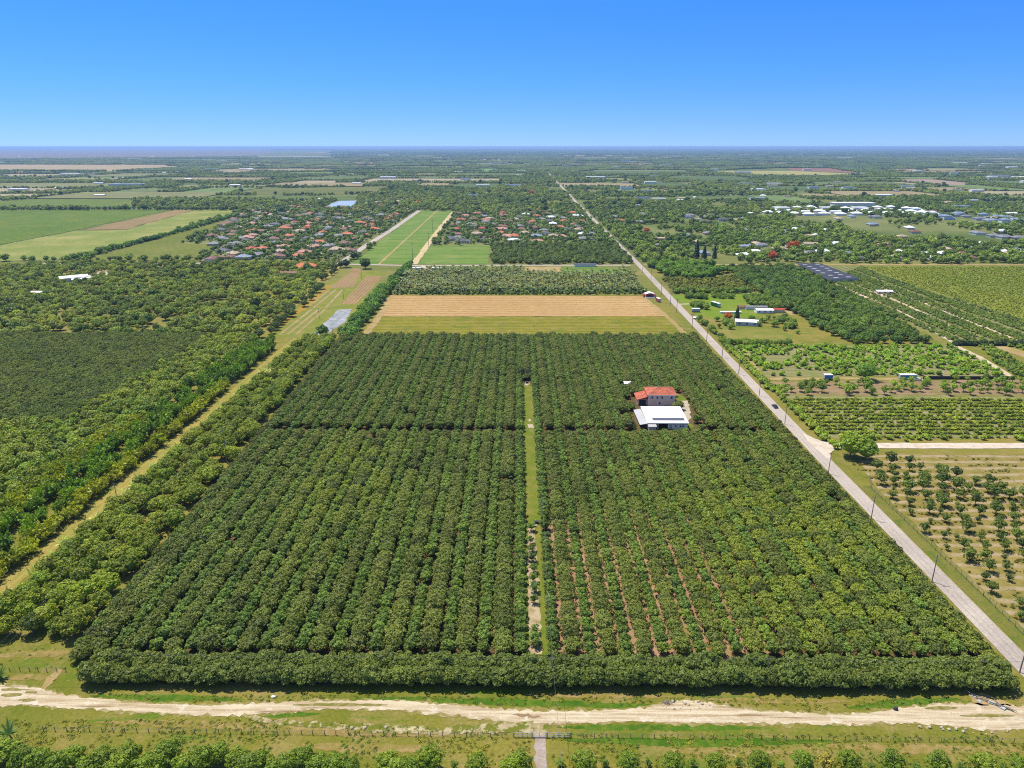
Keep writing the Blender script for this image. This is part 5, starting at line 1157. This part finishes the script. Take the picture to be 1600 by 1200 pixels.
for (px, py, s, lab, c) in ((571, 420, 1.9, 'big round dark tree between the ploughed plots and the turf field', (54, 84, 36)), (541, 418, 1.6, 'dark clump tree at the corner of the estate road', (50, 76, 38)), (1328, 714, 1.7, 'huge round yellow-green tree on the corner of the side road', (118, 140, 46)), (1353, 594, 1.75, 'large round tree between the two blue containers', (92, 124, 46)), (505, 527, 1.4, 'bushy tree at the near end of the strip plots', (80, 110, 44))):
    p = np.array([G(px, py)]); o = plant(tree_protos('round_tree', lab, 'tree', None, [MAN[int(rng.integers(0, 4))]], [TRM]), p, np.array([lin(c)]), [s])
    CIRC.append((p[0, 0], p[0, 1], 3 * s))
    if px == 1328:
        q = p + [[4.6, -3.4]]; plant(tree_protos('round_tree', 'second round yellow-green crown just in front of the huge corner tree', 'tree', None, [MAN[2]], [TRM]), q, np.array([lin((112, 136, 46))]), [1.5]); CIRC.append((q[0, 0], q[0, 1], 6))
for (px, py, s, lab) in ((1137, 501, 1.05, 'flame tree in orange bloom beside the farmhouse conifer'), (1010, 366, 1.6, 'flame tree in orange bloom above the scattered houses right of the road'), (1239, 393, 2.4, 'wide flame tree in orange bloom in front of the grey houses'), (1207, 407, 1.8, 'flame tree in orange bloom just above the cross road'), (831, 306, 2.4, 'flame tree in orange bloom far off beside the long road')):
    p = np.array([G(px, py)]); plant(tree_protos('flame_tree', lab, 'flame tree', None, [MAN[1]], [TRM]), p, np.array([lin((160, 84, 44))]), [s]); CIRC.append((p[0, 0], p[0, 1], 3 * s))
def conifer_mesh(seed, h_=15, r_=3.2):
    rs = np.random.default_rng(seed); n = 900; t = rs.beta(1.1, 1.5, n); a = rs.uniform(0, 6.283, n); rad = r_ * (1 - t) ** .7 * np.sqrt(rs.uniform(.3, 1, n))
    P = np.c_[np.cos(a) * rad, np.sin(a) * rad, 1 + t * (h_ - 1)]; N = np.c_[np.cos(a), np.sin(a), rs.normal(.4, .5, n)]; N /= np.linalg.norm(N, axis=1)[:, None]
    def extra(mb): f0 = len(mb.f); mb.tube([(0, 0, -.1), (0, 0, h_ * .9)], [.3, .05], 6, 1); return [.5] * (len(mb.f) - f0)
    return quads_mesh("crown", P, N, .7, [LEAF, BARK], extra, 1.8, rs)
for px, py, s, lab in ((1151, 500, .75, 'slim dark conifer beside the white farmhouse'), (1088, 404, 1.3, 'tall dark casuarina right of the long road'), (1100, 405, 1.1, 'second dark casuarina touching the tall one on its right'), (1116, 404, 1.0, 'narrow casuarina standing apart beside the sandy clearing')):
    p = np.array([G(px, py)]); plant(tree_protos('conifer', lab, 'conifer', None, [conifer_mesh(int(px))], [None]), p, np.array([lin((52, 72, 48))]), [s]); CIRC.append((p[0, 0], p[0, 1], 4))

# ---- foreground row below the limerock road
fx = [(10,1175),(40,1188),(66,1190),(92,1194),(118,1186),(140,1200),(165,1190),(190,1200),(205,1180),(228,1198),(248,1196),(268,1176),(290,1198),(318,1190),(343,1178),(372,1186),(392,1200),(408,1190),(430,1202),(452,1198),(474,1184),(500,1200),(528,1196),(548,1205),(606,1194),(620,1208),(641,1206),(672,1192),(745,1192),(812,1193),(800,1206),(913,1193),(981,1190),(1050,1192),(1117,1193),(1185,1192),(1252,1191),(1325,1192),(1391,1192),(1463,1194),(1533,1194),(1592,1196)]
fp = np.array([G(px, py + 14) for px, py in fx])
fo = plant(tree_protos('mango_tree_front', 'dark green mango tree in the crowded cluster at the lower left', 'mango tree', 'foreground mango trees', FRT, [TRK[1]] * 4), fp, tints(fp, (82, 108, 32), (108, 126, 40), 19, 10, .6, .1), np.r_[rng.uniform(.9, 1.15, 28), rng.uniform(.85, 1.02, len(fp) - 28)])
right = sorted([o for o in fo if o.location.x > G(570, 1205)[0]], key=lambda o: o.location.x)
for i, o in enumerate(right): o["label"] = f"separate round mango tree in the bottom grass, {ORD[i]} along the row from the crowded cluster"
for o in fo: o.name = 'foreground_tree'
fx2 = [(710,1198),(875,1194),(945,1194),(1013,1196),(1082,1194),(1152,1195),(1220,1196),(1360,1198),(1430,1199),(1500,1199),(1565,1199)]
f2 = np.array([G(px, py + 4) for px, py in fx2]); o2 = plant(tree_protos('sapling', '', 'sapling', 'saplings between the foreground trees', [SML[3], SML[4]], [TRS] * 2), f2, tints(f2, (78, 104, 44), (96, 120, 50)), rng.uniform(.4, .55, len(f2)))
for i, o in enumerate(sorted(o2, key=lambda o: o.location.x)): o["label"] = f"small sapling between the bottom-row mango trees, {ORD[i]} counting away from the driveway side"
p = np.array([G(1290, 1206)]); plant(tree_protos('dying_tree', 'half-dead brownish tree with bare pale branches in the bottom row', 'tree', None, [SML[1]], [trunk_mesh("trunk", 99, 3.6, .13, 1.7, 9)]), p, np.array([lin((138, 130, 64))]), [1.1])
p = np.array([G(3, 1062)]); plant(tree_protos('spiky_palm', 'dark spiky palm bush at the left edge by the post fence', 'palm', None, [frond_mesh("crown", 201, 20, 2.6, .35, .8, 1.1, .9)], [None]), p, np.array([lin((70, 96, 48))]), [1.1])
p = np.array([G(22, 1160)]); plant(tree_protos('leaning_palm', 'tall dark leafy palm at the lower left corner', 'palm', None, [frond_mesh("crown", 202, 22, 2.8, .4, 2.2, 1.1, 1.0)], [None]), p, np.array([lin((66, 96, 48))]), [1.1])
m = MB()
for i in range(60):
    a = rng.uniform(0, 6.283); p = Vector((rng.normal(0, .5), rng.normal(0, .35), rng.uniform(.05, .5))); d = Vector((math.cos(a), math.sin(a), rng.uniform(-.1, .5))) * rng.uniform(.4, 1.0); m.tube([p - d * .5, p + d * .2, p + d * .7 + Vector((0, 0, .1))], [.04, .03, .012], 4)
tag(m.build('brush_pile', DEADWOOD, None, (*G(1042, 1099), 0)), 'grey heap of cut brush on the limerock mound beside the road', 'brush pile')

# ---- right-hand grove of scattered young trees
gv = []
for k, yy in enumerate(np.arange(125.4, 266, 5.7)):
    for xx in np.arange(134.5 + (3 if k % 2 else 0), 330, 5.9): gv.append((xx + rng.normal(0, .8), yy + rng.normal(0, .5)))
gv = np.array(gv); cl = smooth_noise(gv, 26, 33); near_c = np.exp(-((gv[:, 0] - 165) / 34) ** 2 - ((gv[:, 1] - 236) / 34) ** 2)
gv = gv[rng.random(len(gv)) < np.clip(.84 + .3 * near_c + .3 * (cl - .5), .3, .97)]; gv = clear(gv, False, 1.0)
gv = gv[gv[:, 0] > 133 + np.clip(gv[:, 1] - 236, 0, 99) * .1]
i_, r_ = nearest(gv, 300); near_c = np.exp(-((gv[:, 0] - 165) / 34) ** 2 - ((gv[:, 1] - 236) / 34) ** 2)
gs = np.clip(rng.normal(.86, .24, len(gv)) + .22 * near_c, .45, 1.5)
plant(tree_protos('grove_tree', 'open-branched young tree in the spaced grove right of the road', 'young tree', 'young grove trees right of the road', SML, [TRS] * 5), gv[i_], tints(gv[i_], (66, 88, 38), (100, 114, 48), 23, 20, .7, .15), gs[i_])
gw = np.concatenate([np.c_[np.arange(133.5, 330, .9), np.full(len(np.arange(133.5, 330, .9)), yy)] for yy in np.arange(125.4, 266, 5.7)]); gw = gw + rng.normal(0, .55, gw.shape); gw = gw[smooth_noise(gw, 5, 71) > .5]
scatter('grove_weeds', gw, tints(gw, (92, 98, 44), (132, 122, 70), 72, 8, .6), L_BUSH, 'scrubby weeds along the tree rows of the spaced grove', 'weeds', .25, .6, zs=np.full(len(gw), .7))
# ---- plots above the side road
sr = np.concatenate([np.c_[np.arange(G(1225, 640)[0] - 12, 560, 1.45), np.full(len(np.arange(G(1225, 640)[0] - 12, 560, 1.45)), yy)] for yy in np.arange(276, 336, 4.3)])
sr = sr + rng.normal(0, .2, sr.shape); pp = GP([(1228,621),(1600,622),(1900,622),(1900,684),(1318,684),(1288,680)]); sr = sr[in_poly(sr, pp) & (rng.random(len(sr)) < .93)]
scatter('shrub_rows', sr, tints(sr, (112, 132, 46), (146, 154, 66), 24, 25, .6), L_BUSH, 'low shrubs in long rows on stony soil above the side road', 'shrubs', .65, 1.15)
hb = grid_in(GP([(1310,689),(1600,690),(1900,690),(1900,686),(1305,685)]), 4, 2, .4, 0, .5); hb = np.r_[hb, grid_in([(131.5, 270), (134, 270), (134, 350), (131.5, 350)], 1.8, 2.2, .4), grid_in([(129.5, 345), (133, 345), (134, 450), (131, 450)], 1.8, 2.4, .4)]
scatter('verge_shrubs', hb, tints(hb, (106, 134, 46), (140, 154, 60), 25), L_BUSH, 'scrubby bushes along the verge of the side road and road', 'shrubs', .9, 1.9)
tp = clear(grid_in(GP([(1206,599),(1900,592),(1900,618),(1224,617.5)]), 5.6, 5.6, .25, 0, .8), False, .5)
i_, r_ = nearest(tp, 160)
plant(tree_protos('plot_tree', 'small bright green tree in the two rows on reddish soil below the blue containers', 'young tree', 'trees on the reddish soil strip', SML[:3], [TRS] * 3), tp[i_], tints(tp[i_], (92, 124, 46), (128, 150, 54), 26, 20, .7), rng.uniform(.8, 1.45, len(i_)))
bpz = clear(grid_in(GP([(1142,541),(1484,540),(1558,577),(1576,587),(1200,587),(1168,560)]), 2.6, 3.2, .42, 0, .72), False)
bpz = bpz[smooth_noise(bpz, 14, 41) > .2]
scatter('bush_plot', bpz, tints(bpz, (100, 140, 44), (138, 160, 56), 27, 25, .7), L_BUSH, 'loose bright green bushes on greyish soil right of the road', 'bushes', .7, 1.7)
# ---- dark orchard running back on the right, nursery beds
dg = clear(grid_in(GP([(1128,420),(1240,418.5),(1343,471),(1455,537),(1335,539),(1262,508),(1225,480),(1180,455)]), 5.2, 5.6, .35, 0, .94), True)
scatter('right_orchard', dg, tints(dg, (62, 92, 40), (100, 122, 48), 28, 40, .6, .2), L_MED, 'dark green orchard between the farmstead and the nursery', 'orchard', .85, 1.25)
nb = grid_in(GP([(1290,445),(1345,416),(1440,452),(1600,500),(1800,560),(1800,541),(1600,537),(1492,536),(1345,470)]), 2.6, 2.0, .3, 0, .9); nb = clear(nb[(np.mod(nb[:, 0], 17) > 4)], True)
scatter('nursery_beds', nb, tints(nb, (84, 112, 56), (124, 138, 70), 29, 16, .4), L_BUSH, 'long beds of nursery plants running back between pale tracks', 'nursery plants', .7, 1.2)
sf = grid_in(GP([(1352,417),(1800,417),(1800,552),(1600,498),(1440,450)]), 2.5, 2.6, .3, R(25), .85)
scatter('field_shrubs', sf, tints(sf, (112, 134, 44), (150, 156, 62), 30, 60, .5), L_BUSH, 'yellow-green shrubs covering the broad field behind the nursery', 'shrubs', .45, .85)
hk = grid_in(GP([(1488,537),(1800,538.5),(1800,541.5),(1490,540.5)]), 1.6, 1.6, .3); scatter('dark_hedge', hk, tints(hk, (48, 66, 34), (62, 80, 42), 31), L_BUSH, 'dark clipped hedge across the near end of the nursery', 'hedge', 1.2, 1.7)
rb = grid_in(GP([(1550,563),(1700,575),(1700,590),(1592,590)]), 2.2, 2.6, .3, 0, .9); rb = np.r_[rb, grid_in(GP([(1525,541),(1548,541),(1580,560),(1553,560)]), 2.4, 2.6, .3), grid_in(GP([(1575,541),(1760,541),(1760,556),(1640,558)]), 2.2, 2.6, .3)]
scatter('small_crop', rb, tints(rb, (84, 114, 48), (130, 146, 60), 32), L_BUSH, 'small crop rows on the sandy lot at the right edge', 'crop', .8, 1.4)
# ---- palms behind the tan field, orchard behind them
pg = clear(grid_in(GP([(622,430),(680,420),(985,420),(1008,459),(616,460)]), 4.2, 4.2, .35, 0, .85), True)
scatter('palm_grove', pg, tints(pg, (66, 88, 38), (98, 112, 56), 34, 30, .7, .22), L_PALM, 'palm grove behind the tan field with ragged grey-green crowns', 'palms', .8, 1.25)
pm = clear(grid_in(GP([(612,452),(1008,452),(1012,460),(606,461)]), 3.2, 3.2, .4, 0, .9), True)
scatter('palm_understorey', pm, tints(pm, (72, 98, 44), (100, 122, 54), 35), L_BUSH, 'low bushes along the front of the palm grove', 'bushes', .9, 1.6)
ub = clear(grid_in(GP([(768,384),(985,384),(988,413),(764,413)]), 6.0, 6.4, .35, 0, .93), True)
scatter('back_orchard', ub, tints(ub, (70, 92, 44), (100, 118, 56), 36, 40, .6, .2), L_MED, 'rows of dark orchard trees between the turf field and the road', 'orchard', .9, 1.25)
tk = clear(grid_in(GP([(1012,416),(1045,415),(1110,416),(1132,426),(1104,438),(1060,436),(1034,433)]), 7, 7, .42, 0, .9), True)
scatter('road_thicket', tk, tints(tk, (76, 112, 34), (108, 138, 44), 61), L_BIG, 'bright green thicket of full trees right of the long road', 'trees', .6, 1.0)
# ---- shrubs of the farmstead
fs = clear(grid_in(GP([(1104,500),(1150,505),(1240,495),(1250,525),(1200,520),(1150,515),(1118,512)]), 4.6, 4.6, .42, 0, .6), False)
fs = np.r_[fs, grid_in(GP([(1090,502),(1098,502),(1145,541),(1134,541)]), 3, 3, .4, 0, .8), grid_in(GP([(1135,536),(1240,537),(1240,541),(1138,541)]), 3, 3, .4, 0, .8), grid_in(GP([(1070,463),(1105,463),(1102,468),(1072,468)]), 3.4, 3.4, .4), grid_in(GP([(1110,462),(1147,462),(1146,467),(1112,467)]), 3.4, 3.4, .4), grid_in(GP([(1078,474),(1102,474),(1106,484),(1082,484)]), 3.4, 3.4, .4), grid_in(GP([(1160,462),(1215,464),(1225,485),(1165,476)]), 3.4, 3.4, .4, 0, .8), grid_in(GP([(1050,455),(1170,455),(1172,458),(1050,459)]), 3.4, 3.4, .4)]
fs = fs[np.hypot(fs[:, 0] - G(1118, 479)[0], fs[:, 1] - G(1118, 479)[1]) > 6]
scatter('farmstead_shrubs', fs, tints(fs, (70, 104, 44), (120, 138, 56), 37, 14, .7), L_MED, 'shrubs and garden trees around the farmstead right of the road', 'shrubs', .5, 1.0)
sc_ = clear(grid_in(GP([(1032,434),(1160,432),(1200,455),(1050,457)]), 3.2, 3.4, .42, 0, .7), True)
scatter('scrub', sc_, tints(sc_, (98, 108, 50), (124, 130, 62), 38), L_BUSH, 'dry olive scrub covering the lot beyond the bright lawn', 'scrub', 1.0, 2.0)
# ---- estate gardens and the country beyond, to about 3.6 km
MLP_KEEP = [mlp, GP([(545,424),(604,424),(572,468),(497,527),(418,527),(480,470)]), GP([(606,415),(988,413),(1012,462),(592,496),(560,527),(535,527)]), GP([(768,384),(985,384),(988,413),(764,413)]), GP([(985,413),(1130,420),(1180,455),(1262,508),(1335,541),(1100,541)]), GP([(1120,415),(1900,415),(1900,700),(1100,560)])]
gd = [p for p in [grid_in(GP([(345,408),(320,378),(345,340),(390,332),(395,326),(500,313),(620,303),(665,306),(655,329),(612,358),(570,384),(530,411)]), 9.3, 9.3, .45, 0, .9), grid_in(GP([(712,331),(985,329),(930,360),(960,383),(668,383),(690,357)]), 9.5, 9.5, .45, 0, .85)]]
gd = clear(np.concatenate(gd), True, -1.0)
scatter('garden_trees', gd, tints(gd, (62, 88, 40), (108, 130, 58), 39, 60, .8, .22), L_FAR, 'garden trees filling the estates between the houses', 'trees', .42, .98)
gp_ = clear(gd[rng.random(len(gd)) < .3] + rng.normal(0, 3, (int((rng.random(1) * 0 + 1)[0]), 2)), True, -1)
scatter('garden_palms', gp_, tints(gp_, (70, 92, 48), (104, 120, 60), 40), L_PALM, 'palms between the estate houses', 'palms', 1.1, 1.9)
W = 1.0
wide = [(-0.80 * 560, 560), (0.80 * 560, 560), (0.80 * 3700, 3700), (-0.80 * 3700, 3700)]
def country(sx, seed, keepnoise, y0, y1):
    poly = [(-0.80 * y0 - 60, y0), (0.80 * y0 + 60, y0), (0.80 * y1, y1), (-0.80 * y1, y1)]
    P = grid_in(poly, sx, sx, .48)
    if y0 < 1000:
        for f in MLP_KEEP: P = P[~in_poly(P, f)]
        P = P[(P[:, 1] > 770) | (P[:, 0] > 140)]
    P = P[(smooth_noise(P, 110, seed) * .6 + smooth_noise(P, 37, seed + 1) * .4) > keepnoise]
    return clear(P, True)
EST_P = GP([(345,410),(318,378),(345,338),(395,326),(500,311),(620,301),(668,304),(655,329),(612,358),(570,384),(530,412)]); RT_P = GP([(712,331),(985,329),(930,360),(985,413),(640,413),(690,357)])
c1 = country(9.6, 51, .44, 640, 1350); PINE = GP([(1290,338),(1440,340),(1600,364),(1560,373),(1400,363),(1300,353)]); c1 = c1[~in_poly(c1, EST_P) & ~in_poly(c1, RT_P) & (~in_poly(c1, PINE) | (rng.random(len(c1)) < .75))]
scatter('country_trees', c1, tints(c1, (68, 96, 42), (124, 142, 64), 52, 120, .55, .22), L_FAR, 'scattered trees and thickets in the country beyond the farm', 'trees', .55, 1.35)
c2 = country(10.5, 53, .34, 1350, 3700)
scatter('far_trees', c2, tints(c2, (72, 100, 48), (130, 142, 72), 54, 240, .5, .22), L_FAR, 'far tree cover between the distant fields', 'trees', .6, 1.35)
bt_ = clear(grid_in([(-1400, 1350), (1900, 1350), (2700, 3400), (-2700, 3400)], 60, 60, .5, 0, .5)); scatter('far_groves', bt_, tints(bt_, (54, 78, 42), (84, 106, 54), 55), L_BIG, 'taller dark groves in the far country', 'trees', .8, 1.5)
c3 = country(38, 56, .30, 3700, 9500)
scatter('distant_woodland', c3, tints(c3, (72, 98, 54), (118, 130, 74), 57, 700, .5, .2), L_PATCH, 'distant woodland merging towards the horizon', 'woodland', .8, 1.2)
c4 = country(150, 58, .30, 9500, 34000); c4 = c4[~((c4[:, 0] < -2500) & (c4[:, 1] < 26000) & (c4[:, 0] < -0.25 * c4[:, 1]))]
scatter('horizon_woodland', c4, tints(c4, (70, 96, 58), (108, 122, 76), 59, 2500, .5, .2), L_BELT, 'belts of trees along the horizon', 'woodland', .8, 1.3, zs=np.full(len(c4), .8))
# weeds and grass tufts in the foreground
wd = np.concatenate([grid_in(GP([(-40,1126),(380,1122),(830,1146),(1620,1146),(1640,1215),(-40,1215)]), 0.75, 0.75, .5, 0, .6), grid_in(GP([(110,1084),(1560,1092),(1500,1098),(1280,1112),(1050,1096),(880,1108),(620,1092),(300,1099),(130,1088)]), 0.75, 0.75, .5, 0, .6), grid_in(GP([(-60,1010),(130,1012),(90,1066),(-60,1066)]), 1.6, 1.6, .5, 0, .4)])
road_poly = GP(TOP) + GP(BOT)[::-1]; wd = wd[smooth_noise(wd, 4, 91) > .32]; wd = wd[~in_poly(wd, road_poly) & ~in_poly(wd, GP([(830,1128),(864,1128),(862,1215),(834,1215)]))]
def tuft(seed):
    rs = np.random.default_rng(seed); n = 26; a = rs.uniform(0, 6.283, n); r_ = rs.uniform(0, .55, n); P = np.c_[np.cos(a) * r_, np.sin(a) * r_, rs.uniform(.04, .2, n)]; N = rs.normal(0, .5, (n, 3)) + [0, 0, .6]; N /= np.linalg.norm(N, axis=1)[:, None]
    return quads_mesh("tuft", P, N, .22, [LEAF], None, 1.5, rs)
L_TUFT = collection_of("grass_tufts", [tuft(300 + i) for i in range(4)])
scatter('grass', wd, tints(wd, (78, 104, 32), (122, 122, 50), 60, 9, .5, .2), L_TUFT, 'rough grass and weeds along the limerock road and bottom rows', 'grass', .35, 1.0)

# =================================================================== HAZE
m = bpy.data.materials.new("haze"); m.use_nodes = True; n, l = m.node_tree.nodes, m.node_tree.links
n.remove(n["Principled BSDF"]); v = n.new("ShaderNodeVolumePrincipled"); v.inputs['Color'].default_value = (0.42, 0.64, 1.0, 1); v.inputs['Density'].default_value = 5.4e-5; v.inputs['Anisotropy'].default_value = 0.2
l.new(v.outputs[0], n["Material Output"].inputs['Volume'])
hz = MB(); hz.box(-91000, -900, -1.0, 91000, 76000, 124.0)
tag(hz.build("haze", m), kind='stuff', label='thin bluish haze over the far country', cat='haze')
